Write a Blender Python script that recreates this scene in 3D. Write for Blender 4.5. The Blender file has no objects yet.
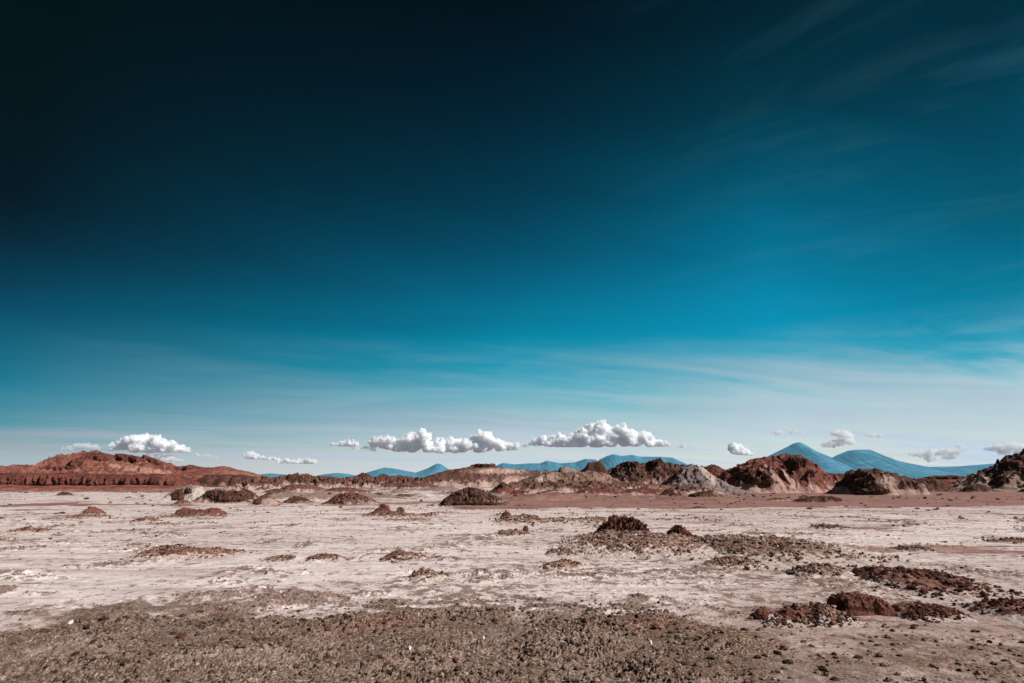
import bpy, bmesh, math, random
import numpy as np
from mathutils import Vector

R = math.radians
scene = bpy.context.scene
COL = scene.collection
rng = np.random.default_rng(11)

# ------------------------------------------------------------------ noise
def _h(ix, iy, iz, seed):
    n = (ix.astype(np.int64) * 374761393 + iy.astype(np.int64) * 668265263 + iz * 2147483647 + seed * 974634777) & 0xFFFFFFFF
    n = ((n ^ (n >> 13)) * 1274126177) & 0xFFFFFFFF
    n = ((n ^ (n >> 15)) * 2246822519) & 0xFFFFFFFF
    return (n ^ (n >> 16)) & 0xFFFFFFFF

def noise2(x, y, seed=0):
    x = np.asarray(x, float); y = np.asarray(y, float)
    ix = np.floor(x).astype(np.int64); iy = np.floor(y).astype(np.int64)
    fx = x - ix; fy = y - iy
    ux = fx * fx * fx * (fx * (fx * 6 - 15) + 10); uy = fy * fy * fy * (fy * (fy * 6 - 15) + 10)
    def g(a, b, dx, dy):
        t = _h(a, b, 0, seed) * (2 * np.pi / 4294967296.0)
        return np.cos(t) * dx + np.sin(t) * dy
    a = g(ix, iy, fx, fy); b = g(ix + 1, iy, fx - 1, fy)
    c = g(ix, iy + 1, fx, fy - 1); d = g(ix + 1, iy + 1, fx - 1, fy - 1)
    ab = a + (b - a) * ux; cd = c + (d - c) * ux
    return (ab + (cd - ab) * uy) * 1.4

def fbm2(x, y, oct=4, seed=0, gain=.5, lac=2.03):
    s = 0; a = 1; n = 0
    for i in range(oct):
        s = s + a * noise2(x, y, seed + i * 17); n += a
        x = np.asarray(x) * lac + 3.1; y = np.asarray(y) * lac - 1.7; a *= gain
    return s / n

def ridged2(x, y, oct=4, seed=0, gain=.5, lac=2.03):
    s = 0; a = 1; n = 0
    for i in range(oct):
        s = s + a * (1 - 2 * np.abs(noise2(x, y, seed + i * 17))); n += a
        x = np.asarray(x) * lac + 3.1; y = np.asarray(y) * lac - 1.7; a *= gain
    return s / n

def noise3(x, y, z, seed=0):
    x = np.asarray(x, float); y = np.asarray(y, float); z = np.asarray(z, float)
    ix = np.floor(x).astype(np.int64); iy = np.floor(y).astype(np.int64); iz = np.floor(z).astype(np.int64)
    fx = x - ix; fy = y - iy; fz = z - iz
    f = lambda t: t * t * t * (t * (t * 6 - 15) + 10)
    ux, uy, uz = f(fx), f(fy), f(fz)
    def g(i, j, k):
        return _h(ix + i, iy + j, (iz + k) * 1, seed) * (2 / 4294967296.0) - 1
    def lerp(a, b, t): return a + (b - a) * t
    x00 = lerp(g(0,0,0), g(1,0,0), ux); x10 = lerp(g(0,1,0), g(1,1,0), ux)
    x01 = lerp(g(0,0,1), g(1,0,1), ux); x11 = lerp(g(0,1,1), g(1,1,1), ux)
    return lerp(lerp(x00, x10, uy), lerp(x01, x11, uy), uz)

def fbm3(p, f, oct=3, seed=0, gain=.5):
    s = 0; a = 1; n = 0
    for i in range(oct):
        s = s + a * noise3(p[:,0]*f, p[:,1]*f, p[:,2]*f, seed + 13*i); n += a; f *= 2.07; a *= gain
    return s / n

def sstep(a, b, x):
    t = np.clip((x - a) / (b - a), 0, 1); return t * t * (3 - 2 * t)

# ------------------------------------------------------------------ camera and survey
W, HH = 1024, 683
FOC = 569.0; CAMH = 2.0; PITCH = math.atan(137.5 / FOC)
cam = bpy.data.cameras.new('camera'); camo = bpy.data.objects.new('camera', cam); COL.objects.link(camo)
cam.sensor_width = 36; cam.lens = 36 * FOC / W; cam.clip_start = .05; cam.clip_end = 250000
camo.location = (0, 0, CAMH); camo.rotation_euler = (math.pi / 2 + PITCH, 0, 0)
scene.camera = camo
CP, SP = math.cos(PITCH), math.sin(PITCH)

def ray(px, py):
    u = (np.asarray(px, float) - 512) / FOC; v = (341.5 - np.asarray(py, float)) / FOC
    return u, CP - v * SP, SP + v * CP
def at(px, py, Y):                       # the point of that sight line at distance Y ahead
    x, y, z = ray(px, py); return x / y * Y, Y, CAMH + z / y * Y
def ground_at(px, py):
    x, y, z = ray(px, py); k = -CAMH / z; return x * k, y * k
def project(X, Y, Z):
    Yc = np.maximum(Y, .05); zz = Z - CAMH
    d = Yc * CP + zz * SP; v = (-Yc * SP + zz * CP)
    return 512 + FOC * X / d, 341.5 - FOC * v / d
def dist(py): return ground_at(512, py)[1]

# ------------------------------------------------------------------ ground height and masks
FGX = [-400, 0, 60, 100, 180, 250, 290, 330, 400, 450, 520, 600, 640, 700, 740, 800, 860, 940, 1024, 1500]
FGY = [655, 645, 630, 622, 622, 628, 631, 620, 615, 619, 626, 619, 614, 626, 640, 646, 642, 640, 646, 660]
def masks(X, Y):
    px, py = project(X, Y, np.zeros_like(X))
    back = (Y < .3); px = np.where(back, 512, px); py = np.where(back, 2000, np.clip(py, 479.02, 2000))
    d = np.hypot(X, Y)
    n1 = fbm2(X * .9, Y * .9, 4, 5); n2 = fbm2(X * .12, Y * .12, 4, 6); n3 = fbm2(X * .03, Y * .05, 3, 7)
    dn = 1138 / (py - 479 + 1e-3); db = 1138 / (np.interp(px, FGX, FGY) - 479)
    soil = sstep(-1.7, .5, db - dn + 2.0 * n1 + 1.1 * fbm2(X * 3.0, Y * 3.0, 5, 8, .65)) * (1 - .5 * sstep(690, 810, px))
    # red-brown plain in front of the mounds, and thin red bands to the left
    pyj = py + 4.0 * n2 + 3.0 * fbm2(X * .3, Y * .25, 4, 10)
    lo = np.interp(px, [300, 430, 470, 520, 600, 1024, 1400], [496, 503, 511, 509, 508, 506, 505])
    red = sstep(1.2, -1.2, pyj - lo) * sstep(250, 480, px + 60 * n3)
    strip = sstep(2.4, .4, np.abs(pyj - 505)) * sstep(240, 120, px + 70 * n3) + sstep(4.5, 1., np.abs(pyj - 489)) * sstep(230, 150, px)
    strip2 = .7 * sstep(2.5, .5, np.abs(pyj - 503.5)) * sstep(270, 330, px) * sstep(470, 430, px)
    lines = .55 * sstep(.9, .2, np.abs(pyj - 518.5)) * sstep(700, 800, px) + .45 * sstep(.8, .2, np.abs(pyj - 526)) * sstep(600, 850, px)
    streak = sstep(.12, .45, fbm2(X * .05, Y * .32, 4, 9, .6)) * sstep(13, 26, d) * .85
    red = np.clip(red + strip + strip2 + lines + streak, 0, 1)
    far = sstep(110, 220, d)
    red = np.maximum(red, far * .9)
    # rusty earth among the clods of the near belt
    def blob(cx, cy, rx, ry): return np.exp(-((px - cx) / rx) ** 2 - ((py - cy) / ry) ** 2)
    rust = blob(380, 626, 70, 9) + .8 * blob(640, 628, 60, 9) + .55 * blob(780, 645, 120, 26) + .5 * blob(980, 650, 110, 24) + .4 * blob(300, 640, 60, 10)
    rust = np.clip(rust * (1 + .9 * n1), 0, 1)
    grit = np.clip(.8 * blob(460, 600, 110, 20) + .8 * blob(180, 612, 60, 10) + .8 * blob(700, 560, 140, 18) + .6 * blob(900, 600, 160, 20) + .5 * blob(330, 606, 70, 8), 0, 1)
    rose = np.clip(.95 * sstep(535, 640, py) * sstep(560, 830, px) + .55 * sstep(598, 624, py) + .35 * sstep(530, 512, py) * sstep(480, 700, px) + .5 * (n2 + .3 * n1), 0, 1) * sstep(3, 6, d)
    return px, py, d, soil, red, rust, grit, rose

def crumb(X, Y):
    d = np.hypot(X, Y)
    return sstep(.05, .3, fbm2(X * .36, Y * .42, 6, 61, .66)) * (.55 + .45 * sstep(-.2, .3, fbm2(X * .09, Y * .09, 2, 62)))

def gh(X, Y, full=False):
    X = np.atleast_1d(np.asarray(X, float)); Y = np.atleast_1d(np.asarray(Y, float))
    px, py, d, soil, red, rust, grit, rose = masks(X, Y)
    near = sstep(60, 25, d)
    h = .05 * fbm2(X * .22, Y * .22, 3, 21) * sstep(3, 9, d) + .02 * fbm2(X * 1.1, Y * 1.1, 3, 22)
    smooth = 1 - .62 * sstep(700, 820, px)
    # cloddy earth
    bump = (1 - np.abs(noise2(X * 4.6, Y * 4.6, 31)) * 2) * .019 + (1 - np.abs(noise2(X * 10, Y * 10, 32)) * 2) * .024 \
        + (1 - np.abs(noise2(X * 22, Y * 22, 33)) * 2) * .025 + noise2(X * 47, Y * 47, 34) * .016
    patch = .3 + 1.1 * sstep(-.3, .4, fbm2(X * .8, Y * .8, 3, 35))
    h = h + soil * (.03 + .07 * rust * sstep(624, 612, py) + bump * patch * smooth * (1 + .25 * rust))
    for (x0, x1, y0, sl_, dp) in ((-5.2, -2.9, 6.45, .12, .05), (-3.2, -1.2, 6.95, .10, .045), (-1.4, .3, 5.95, -.05, .035), (1.2, 3.4, 6.3, .05, .03), (-6, -3.8, 5.9, .05, .05)):
        ln = Y - y0 - sl_ * (X - x0) - .09 * noise2(X * 1.3, X * 0 + y0, 39)
        h = h - soil * dp * np.exp(-(ln / .075) ** 2) * sstep(x0 - .3, x0 + .2, X) * sstep(x1 + .3, x1 - .2, X)
    # salt crust: shallow heaved plates with small broken lips
    crust = sstep(.1, .55, fbm2(X * .7, Y * 1.1, 4, 41)) * .8 + grit * .8
    pl = (1 - np.abs(noise2(X * 2.2, Y * 2.2, 42)) * 2) * .014 + (1 - np.abs(noise2(X * 6, Y * 6, 43)) * 2) * .011 + noise2(X * 15, Y * 15, 44) * .007
    h = h + (1 - soil) * near * pl * (.25 + 1.0 * np.clip(crust, 0, 1.3))
    xc = X + .2; ln = Y - 10.7 + .45 * xc + .2 * xc * xc; on = sstep(-.1, .1, xc) * sstep(1.7, 1.3, xc)
    h = h + on * (.05 * np.exp(-((ln - .07) / .06) ** 2) - .03 * np.exp(-(ln / .05) ** 2)); grit = np.maximum(grit, 1.1 * on * np.exp(-(ln / .07) ** 2))
    for (y0, sl_, cv, x0, x1) in ((13.6, .22, .03, -4, 3.5), (14.15, .22, .03, -4, 3.5), (19.5, -.12, -.012, -3, 9), (20.3, -.12, -.012, -3, 9)):
        tr = np.exp(-((Y - y0 - sl_ * X - cv * X * X) / .10) ** 2) * sstep(x0, x0 + 1.5, X) * sstep(x1, x1 - 1.5, X) * sstep(-.25, .2, fbm2(X * .8, Y * .8, 3, 77))
        h = h - .025 * tr; grit = np.maximum(grit, .75 * tr)
    cb = crumb(X, Y)
    h = h + (1 - soil) * sstep(60, 35, d) * cb * (.015 + .085 * np.clip(.5 * noise2(X * 5, Y * 5, 45) + .5 * (1 - np.abs(noise2(X * 11, Y * 11, 46)) * 2) + .2, 0, 1))
    grit = np.clip(grit * .7 + .95 * cb * (1 - soil), 0, 1.3)
    # hummocky brown ground between the mounds
    hz = sstep(215, 275, px) * sstep(760, 640, px) * sstep(46, 62, d) * sstep(260, 150, d)
    hm_ = np.clip(fbm2(X * .11, Y * .075, 5, 47, .55) + .04, 0, 1)
    h = h + hz * 1.5 * hm_ * (.75 + .4 * fbm2(X * .35, Y * .35, 4, 48))
    hb = hz * sstep(.05, .3, hm_ + .12 * fbm2(X * .7, Y * .7, 3, 49))
    red = np.where(hz > .01, red * (1 - .8 * hz * sstep(560, 480, px)), red); grit = np.maximum(grit, 1.6 * hb)
    # rolling badland floor far out
    h = h + sstep(70, 160, d) * (.5 * fbm2(X * .03, Y * .03, 4, 51) - .1)
    h = h - sstep(300, 1500, d) * 1.2
    if full: return h, soil, red, rust, grit, rose
    return h

# ------------------------------------------------------------------ mesh and object helpers
def link_mesh(name, verts, faces, mat, parent=None, loc=(0, 0, 0), smooth=True, attrs=None):
    verts = np.asarray(verts, np.float32); faces = np.asarray(faces, np.int32)
    loc = Vector(loc)
    me = bpy.data.meshes.new(name)
    nv, nf, k = len(verts), len(faces), faces.shape[1]
    me.vertices.add(nv); me.vertices.foreach_set('co', (verts - np.array(loc, np.float32)).ravel())
    me.loops.add(nf * k); me.loops.foreach_set('vertex_index', faces.ravel())
    me.polygons.add(nf); me.polygons.foreach_set('loop_start', np.arange(0, nf * k, k, dtype=np.int32))
    me.polygons.foreach_set('use_smooth', np.full(nf, smooth, bool))
    for n, a in (attrs or {}).items():
        at_ = me.attributes.new(n, 'FLOAT', 'POINT'); at_.data.foreach_set('value', np.asarray(a, np.float32))
    me.update(calc_edges=True)
    me.materials.append(mat)
    o = bpy.data.objects.new(name, me); COL.objects.link(o)
    if parent is not None:
        o.parent = parent; o.location = loc - parent.location
    else:
        o.location = loc
    return o

def tag(o, label=None, cat=None, group=None, kind=None):
    if label: o['label'] = label
    if cat: o['category'] = cat
    if group: o['group'] = group
    if kind: o['kind'] = kind
    return o

def grid_faces(nr, nc):
    i = np.arange(nr - 1)[:, None] * nc + np.arange(nc - 1)[None, :]
    i = i.ravel(); return np.stack([i, i + 1, i + nc + 1, i + nc], 1)

# ------------------------------------------------------------------ materials
class NT:
    def __init__(s, name):
        s.m = bpy.data.materials.new(name); s.m.use_nodes = True; s.t = s.m.node_tree
        s.b = s.t.nodes['Principled BSDF']; s.b.inputs['Roughness'].default_value = .95
        s.b.inputs['Specular IOR Level'].default_value = .12
    def n(s, k, **kw):
        q = s.t.nodes.new(k)
        for a, v in kw.items(): setattr(q, a, v)
        return q
    def l(s, a, b): s.t.links.new(a, b)
    def coord(s):
        if not hasattr(s, 'tc'): s.tc = s.n('ShaderNodeTexCoord')
        return s.tc.outputs['Object']
    def noise(s, scale, detail=6, rough=.6, dist=0, vec=None):
        q = s.n('ShaderNodeTexNoise'); q.inputs['Scale'].default_value = scale; q.inputs['Detail'].default_value = detail
        q.inputs['Roughness'].default_value = rough; q.inputs['Distortion'].default_value = dist
        s.l(vec or s.coord(), q.inputs['Vector']); return q.outputs['Fac']
    def ramp(s, fac, stops):
        q = s.n('ShaderNodeValToRGB'); e = q.color_ramp.elements
        while len(e) < len(stops): e.new(.5)
        for el, (p, c) in zip(e, stops):
            el.position = p; el.color = (c, c, c, 1) if np.isscalar(c) else (*c, 1)
        s.l(fac, q.inputs[0]); return q.outputs[0]
    def mix(s, fac, a, b):
        q = s.n('ShaderNodeMix', data_type='RGBA')
        for v, i in ((fac, 0), (a, 6), (b, 7)):
            if hasattr(v, 'is_linked'): s.l(v, q.inputs[i])
            else: q.inputs[i].default_value = v if np.isscalar(v) else (*v, 1)
        return q.outputs[2]
    def math(s, op, a, b=0, c=0):
        q = s.n('ShaderNodeMath', operation=op)
        for v, i in ((a, 0), (b, 1), (c, 2)):
            if hasattr(v, 'is_linked'): s.l(v, q.inputs[i])
            else: q.inputs[i].default_value = v
        return q.outputs[0]
    def attr(s, name):
        q = s.n('ShaderNodeAttribute'); q.attribute_name = name; return q.outputs['Fac']
    def bump(s, h, strength, distance):
        q = s.n('ShaderNodeBump'); q.inputs['Strength'].default_value = strength; q.inputs['Distance'].default_value = distance
        s.l(h, q.inputs['Height']); s.l(q.outputs[0], s.b.inputs['Normal'])
    def out(s, c): s.l(c, s.b.inputs['Base Color']); return s.m

def ground_material():
    q = NT('desert_ground')
    soil, red, rust, grit = q.attr('soil'), q.attr('red'), q.attr('rust'), q.attr('grit')
    big = q.noise(.12, 5); mid = q.noise(1.1, 6); fine = q.noise(6, 8, .7); vfine = q.noise(28, 6, .7)
    # pale salt
    c = q.mix(q.ramp(big, [(.35, 0), (.65, 1)]), (.80, .70, .67), (.71, .595, .565))
    c = q.mix(q.ramp(mid, [(.45, 0), (.75, .8)]), c, (.55, .45, .415))
    c = q.mix(q.ramp(fine, [(.5, 0), (.7, .7)]), c, (.40, .31, .28))
    c = q.mix(q.math('MULTIPLY', q.attr('rose'), q.ramp(mid, [(.2, .55), (.6, 1)])), c, (.36, .245, .21))
    # faint wind and wheel streaks across the flat
    mp = q.n('ShaderNodeMapping'); mp.inputs['Scale'].default_value = (.16, 1.5, 1); mp.inputs['Rotation'].default_value = (0, 0, .12); q.l(q.coord(), mp.inputs[0])
    c = q.mix(q.ramp(q.noise(1, 7, .62, .6, mp.outputs[0]), [(.46, 0), (.66, .8)]), c, (.47, .355, .325))
    mq = q.n('ShaderNodeMapping'); mq.inputs['Scale'].default_value = (.5, 3.6, 1); mq.inputs['Rotation'].default_value = (0, 0, -.2); q.l(q.coord(), mq.inputs[0])
    c = q.mix(q.ramp(q.noise(1, 6, .65, .4, mq.outputs[0]), [(.55, 0), (.66, .7)]), c, (.36, .265, .235))
    # dirt showing through the crust; its specks also stand in for lip shadows
    amt = q.math('MULTIPLY_ADD', grit, .13, q.math('MULTIPLY_ADD', q.ramp(q.noise(.33, 6, .65), [(.42, 0), (.68, 1)]), .13, q.math('MULTIPLY', mid, .05)))
    sp = q.ramp(q.math('ADD', q.noise(3.2, 9, .72), amt), [(.60, 0), (.67, 1)])
    c = q.mix(q.math('MULTIPLY', sp, .88), c, q.mix(q.ramp(vfine, [(.4, 0), (.6, 1)]), (.11, .06, .045), (.28, .175, .135)))
    # red-brown silt
    rc = q.mix(q.ramp(mid, [(.35, 0), (.7, 1)]), (.21, .09, .072), (.31, .165, .135))
    rc = q.mix(q.ramp(fine, [(.5, 0), (.75, .7)]), rc, (.13, .055, .042))
    rc = q.mix(q.ramp(q.noise(1, 7, .62, .6, mp.outputs[0]), [(.46, 0), (.66, .8)]), rc, (.36, .22, .18))
    rc = q.mix(q.ramp(q.noise(.22, 6, .7), [(.48, 0), (.62, .7)]), rc, (.16, .066, .052))
    c = q.mix(q.ramp(q.math('ADD', red, q.math('MULTIPLY_ADD', q.noise(.5, 6, .65), .9, -.45)), [(.3, 0), (.62, .95)]), c, rc)
    # near cloddy earth
    e = q.mix(q.ramp(fine, [(.3, 0), (.7, 1)]), (.10, .056, .038), (.315, .202, .15))
    e = q.mix(q.ramp(vfine, [(.5, 0), (.74, .8)]), e, (.46, .36, .30))
    e = q.mix(q.ramp(q.noise(13, 6, .7), [(.50, 0), (.62, .92)]), e, (.055, .035, .025))
    e = q.mix(q.math('MULTIPLY', rust, q.ramp(fine, [(.3, .3), (.6, 1)])), e, (.235, .095, .06))
    grain = q.noise(42, 5, .75)
    e = q.mix(q.ramp(grain, [(.52, 0), (.62, .95)]), e, (.58, .48, .41))
    e = q.mix(q.ramp(q.noise(27, 6, .72), [(.49, 0), (.58, .95)]), e, (.04, .024, .017))
    e = q.mix(q.ramp(q.noise(1.6, 7, .72), [(.44, 0), (.66, .75)]), e, (.15, .088, .062))
    e = q.mix(q.ramp(q.noise(.9, 6, .7, 1.), [(.5, 0), (.7, .6)]), e, (.43, .325, .275))
    sm = q.math('ADD', soil, q.math('ADD', q.math('MULTIPLY_ADD', fine, 1.1, -.55), q.math('MULTIPLY_ADD', mid, .9, -.45)))
    c = q.mix(q.ramp(sm, [(.32, 0), (.6, 1)]), c, e)
    hgt = q.math('ADD', q.math('MULTIPLY', q.noise(9, 8, .7), 1.0), q.math('MULTIPLY', vfine, .35))
    q.bump(hgt, .8, .035)
    return q.out(c)

def rock_material(name, dark, mid, pale, f=1.0, pale_amt=.0, bump=.25, speck=.5):
    """f: size of the mottling in metres; pale_amt: how much salt dust lies on it"""
    q = NT(name); f = 1 / f
    pa = q.attr('pale'); da = q.attr('dark')
    n1 = q.noise(f * .35, 6, .65, .3); n2 = q.noise(f * 1.3, 7, .7); n3 = q.noise(f * 3.5, 6, .7)
    c = q.mix(q.ramp(n1, [(.38, 0), (.62, 1)]), dark, mid)
    c = q.mix(q.ramp(n2, [(.47, 0), (.6, min(1, speck * 1.35))]), c, tuple(v * .38 for v in dark))
    c = q.mix(q.ramp(n3, [(.5, 0), (.64, .75)]), c, tuple(min(1, v * 1.45) for v in mid))
    pm = q.math('ADD', q.math('MULTIPLY_ADD', pa, 1.15, pale_amt), q.math('MULTIPLY_ADD', n2, 1.6, -.8))
    pm = q.math('ADD', pm, q.math('MULTIPLY_ADD', q.noise(f * .6, 6, .7), .9, -.45))
    c = q.mix(q.ramp(pm, [(.3, 0), (.6, .95)]), c, pale)
    dm = q.math('ADD', q.math('MULTIPLY', da, 1.2), q.math('MULTIPLY_ADD', n2, .9, -.45))
    c = q.mix(q.ramp(dm, [(.3, 0), (.6, .9)]), c, tuple(v * .4 for v in dark))
    q.bump(q.math('ADD', n2, q.math('MULTIPLY', n3, .5)), .9, bump)
    return q.out(c)

RED = (.33, .105, .065); DRED = (.15, .045, .032); DARK = (.07, .042, .034); PINK = (.44, .25, .20); GREY = (.27, .215, .20)
PALE = (.54, .44, .40); BROWN = (.21, .115, .085); TAN = (.36, .235, .18)

M = {
 'ground': ground_material(),
 'red_slope': rock_material('red_slope', (.13, .045, .033), (.265, .105, .078), (.40, .21, .165), 3, .04, .5, .5),
 'red_cliff': rock_material('red_cliff', (.085, .03, .022), (.185, .062, .045), (.3, .14, .1), 1.6, -.3, .5, .55),
 'brown_mound': rock_material('brown_mound', (.075, .034, .026), (.21, .098, .074), (.46, .32, .27), .9, .11, .3, .75),
 'grey_mound': rock_material('grey_mound', (.13, .095, .09), (.235, .18, .17), (.47, .35, .30), .8, .02, .2, .45),
 'pale_mound': rock_material('pale_mound', (.2, .13, .11), (.33, .24, .21), (.5, .41, .37), .8, .12, .2, .4),
 'dark_rock': rock_material('dark_rock', (.055, .027, .02), (.135, .062, .045), (.29, .17, .13), .8, -.12, .3, .6),
 'salted_dark': rock_material('salted_dark', (.06, .029, .022), (.165, .082, .06), (.42, .285, .235), .9, .06, .3, .6),
 'red_mound': rock_material('red_mound', (.10, .035, .027), (.235, .088, .064), (.46, .30, .25), 1.2, -.02, .3, .6),
 'tan_ridge': rock_material('tan_ridge', (.12, .065, .05), (.30, .18, .14), (.5, .38, .33), 1.2, .03, .3, .5),
 'rubble': rock_material('rubble', (.135, .07, .052), (.37, .235, .18), (.55, .445, .40), .22, .05, .05, .5),
 'red_rubble': rock_material('red_rubble', (.12, .05, .036), (.31, .165, .122), (.52, .41, .37), .18, .08, .05, .8),
 'dark_clod': rock_material('dark_clod', (.085, .034, .026), (.20, .078, .056), (.35, .22, .17), .12, -.22, .05, .6),
 'red_block': rock_material('red_block', (.10, .037, .028), (.215, .088, .064), (.42, .24, .18), .12, -.12, .04, .6),
 'earth_clod': rock_material('earth_clod', (.09, .055, .042), (.285, .188, .135), (.5, .39, .32), .05, -.04, .02, .6),
 'red_scree': rock_material('red_scree', (.09, .04, .03), (.2, .10, .078), (.4, .28, .24), .3, -.1, .03, .5),
 'white_stone': rock_material('white_stone', (.6, .57, .54), (.75, .72, .7), (.8, .8, .8), .06, .1, .01, .1),
 'mountain': rock_material('mountain', (.06, .17, .24), (.085, .215, .30), (.105, .235, .31), 2500, -.3, 0, .1),  # rock colour carries part of the blue of the distant haze
}

# ------------------------------------------------------------------ ground sheet
def build_ground():
    fr = [.0, .6, 1.2, 1.8, 2.4, 2.9, 3.3, 3.6]
    r = 3.6
    while r < 90:
        r += min(max(r * r / 4000, .009), r / 140); fr.append(r)
    while r < 90000:
        r *= 1.035; fr.append(r)
    r = np.array(fr[1:])
    a = np.concatenate([np.arange(-52, 52, math.degrees(.00135)), np.arange(52, 308, 4.0)])
    a = np.radians(a)
    nr, nc = len(r), len(a)
    Rg, Ag = np.meshgrid(r, a, indexing='ij')
    X = (Rg * np.sin(Ag)).ravel(); Y = (Rg * np.cos(Ag)).ravel()
    Z, soil, red, rust, grit, rose = gh(X, Y, True)
    v = np.stack([X, Y, Z], 1)
    i = np.arange(nr - 1)[:, None] * nc + np.arange(nc)[None, :]
    j = np.arange(nr - 1)[:, None] * nc + (np.arange(nc)[None, :] + 1) % nc
    f = np.stack([i.ravel(), (i + nc).ravel(), (j + nc).ravel(), j.ravel()], 1)
    # centre cap
    z0 = float(gh([0.], [0.])[0]); v = np.vstack([v, [[0, 0, z0]]]); c = len(v) - 1
    k = np.arange(0, nc, 2); cap = np.stack([np.full(len(k), c), k, (k + 1) % nc, (k + 2) % nc], 1)
    f = np.vstack([f, cap])
    ex = lambda q: np.append(q, q[0])
    o = link_mesh('ground', v, f, M['ground'], attrs={'soil': ex(soil), 'red': ex(red), 'rust': ex(rust), 'grit': ex(grit), 'rose': ex(rose)})
    tag(o, 'pale salt flat with cracked crust, red silt and cloddy brown earth in front', 'ground', kind='structure')
build_ground()

# ------------------------------------------------------------------ mounds and hills: a height field on a footprint of their own
_seed = [100]
def bands(fp, n):
    lab = np.arange(n)
    for _ in range(600):
        lo = lab[fp].min(1); new = lab.copy(); np.minimum.at(new, fp.ravel(), np.repeat(lo, 4)); new = new[new]
        if (new == lab).all(): break
        lab = new
    return lab[fp[:, 0]]

def mound(name, sil, base, depth, mat, label=None, cat='mound', group=None, kind=None, parent=None, front=.45, a=2.0, b=1.0,
          rough=.12, freq=None, flute=0, ffreq=1.0, wob=.05, spots=(), px=.7, apron=.55, d0=None, part=None, pmat='dark_rock', pout=.12, taper=0, ragged=.0, ragf=2.2, ragk=.9, yshift=0.0, sunk=.25):
    _seed[0] += 7; sd = _seed[0]
    d0 = d0 or dist(base) + yshift; yc = d0 + front * depth
    s = np.array(sil, float)
    SX, _, SZ = at(s[:, 0], s[:, 1], yc)
    step = yc / FOC * px
    w = SX.max() - SX.min(); zm = max(SZ.max(), .05)
    m = .06 * w
    nx = int(np.clip((w + 2 * m) / step, 16, 520)); ny = int(np.clip(depth * 1.15 / step, 14, 150))
    xs = np.linspace(SX.min() - m, SX.max() + m, nx)
    ys = d0 - .07 * depth + np.linspace(0, 1, ny) ** 1.0 * depth * 1.14
    X, Y = np.meshgrid(xs, ys); X = X.ravel(); Y = Y.ravel()
    f = freq or 1.9 / max(zm, .2)
    if yc > 33: f = f * .42
    # the plan is bent a little so that the crest does not run dead straight
    Yb = Y + .12 * depth * fbm2(X * .8 / zm, X * 0 + sd, 2, sd + 1)
    Zc = np.interp(X, SX, SZ, left=-.2 * zm, right=-.2 * zm)
    t = np.where(Yb < yc, (yc - Yb) / (front * depth), (Yb - yc) / ((1 - front) * depth))
    prof = np.clip(1 - np.clip(t, 0, 1.2) ** a, -.3, 1); prof = np.sign(prof) * np.abs(prof) ** b
    H = Zc * prof
    env = sstep(-.05, .35, H / zm)
    r = ridged2(X * f, Y * f, 5, sd + 2, .55) - .42
    r2 = fbm2(X * f * 2.7, Y * f * 2.7, 4, sd + 3, .6)
    crest = np.clip(prof, 0, 1) ** 4
    H = H + zm * rough * 1.35 * env * (1 - .55 * crest) * (.8 * r + .45 * r2) - zm * rough * .06
    if ragged:
        cl = sstep(-.22, .26, fbm2(X * ragf, Y * ragf, 5, sd + 4, .66) * 1.25 + (H / zm - .42) * ragk)
        H = H * (.25 + .75 * cl) - zm * .3 * ragged * (1 - cl)
    if taper:
        tx = sstep(SX.min() - m, SX.min() + taper * w, X) * sstep(SX.max() + m, SX.max() - taper * w, X); H = H * tx - .05 * (1 - tx)
    g = gh(X, Y)
    Z = np.maximum(H + g, g - sunk)
    P = np.stack([X, Y, Z], 1)
    if flute:
        q = ridged2(X * ffreq + .35 * Z * ffreq, Y * 0 + sd, 3, sd + 5, .55)
        P[:, 1] += -flute * q * sstep(.0, .3, prof) * sstep(1.0, .75, prof) * (Yb < yc)
        P[:, 0] += flute * .25 * noise2(Z * ffreq * 2, X * ffreq, sd + 6) * env
    for ax in range(3):
        P[:, ax] += wob * zm * fbm3(P, f * 1.6, 3, sd + 20 + 5 * ax) * env
    ppx, ppy = project(P[:, 0], P[:, 1], P[:, 2])
    pale = apron * sstep(.5, .02, H / zm + .45 * fbm2(X * f * 1.3, Y * f * 1.3, 4, sd + 9, .6)); dark = np.zeros(len(X))
    for (kind_, cx, cy, rx, ry, rot, val) in spots:
        c, s_ = math.cos(R(rot)), math.sin(R(rot))
        dx, dy = ppx - cx, ppy - cy
        e = val * np.exp(-((dx * c + dy * s_) / rx) ** 2 - ((-dx * s_ + dy * c) / ry) ** 2)
        if kind_ == 'p': pale = np.maximum(pale, e)
        else: dark = np.maximum(dark, e)
    fc = grid_faces(ny, nx)
    # drop what is sunk below the ground
    up = (Z > g - sunk * .98)
    keep = up[fc].any(1); fc = fc[keep]
    loc = (float((SX.min() + SX.max()) / 2), float(yc), 0.0)
    fa = None
    if part and apron > .1:                     # the skirt of silt washed down round the foot
        am = (apron * sstep(.5, .02, H / zm + .45 * fbm2(X * f * 1.3, Y * f * 1.3, 4, sd + 9, .6)) > .5 * apron)
        cand = am[fc].all(1); cf = fc[cand]
        if len(cf) > 60:
            lb = bands(cf, len(X)); u_, c_ = np.unique(lb, return_counts=True)
            big = lb == u_[c_.argmax()]; idx = np.where(cand)[0][big]
            if .05 < len(idx) / len(fc) < .7: fa = fc[idx]; fc = np.delete(fc, idx, 0)
    used = np.unique(fc); mp = np.full(len(X), -1); mp[used] = np.arange(len(used)); fc = mp[fc]
    o = link_mesh(name, P[used], fc, M[mat], parent, loc, True, {'pale': pale[used], 'dark': dark[used]})
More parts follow.
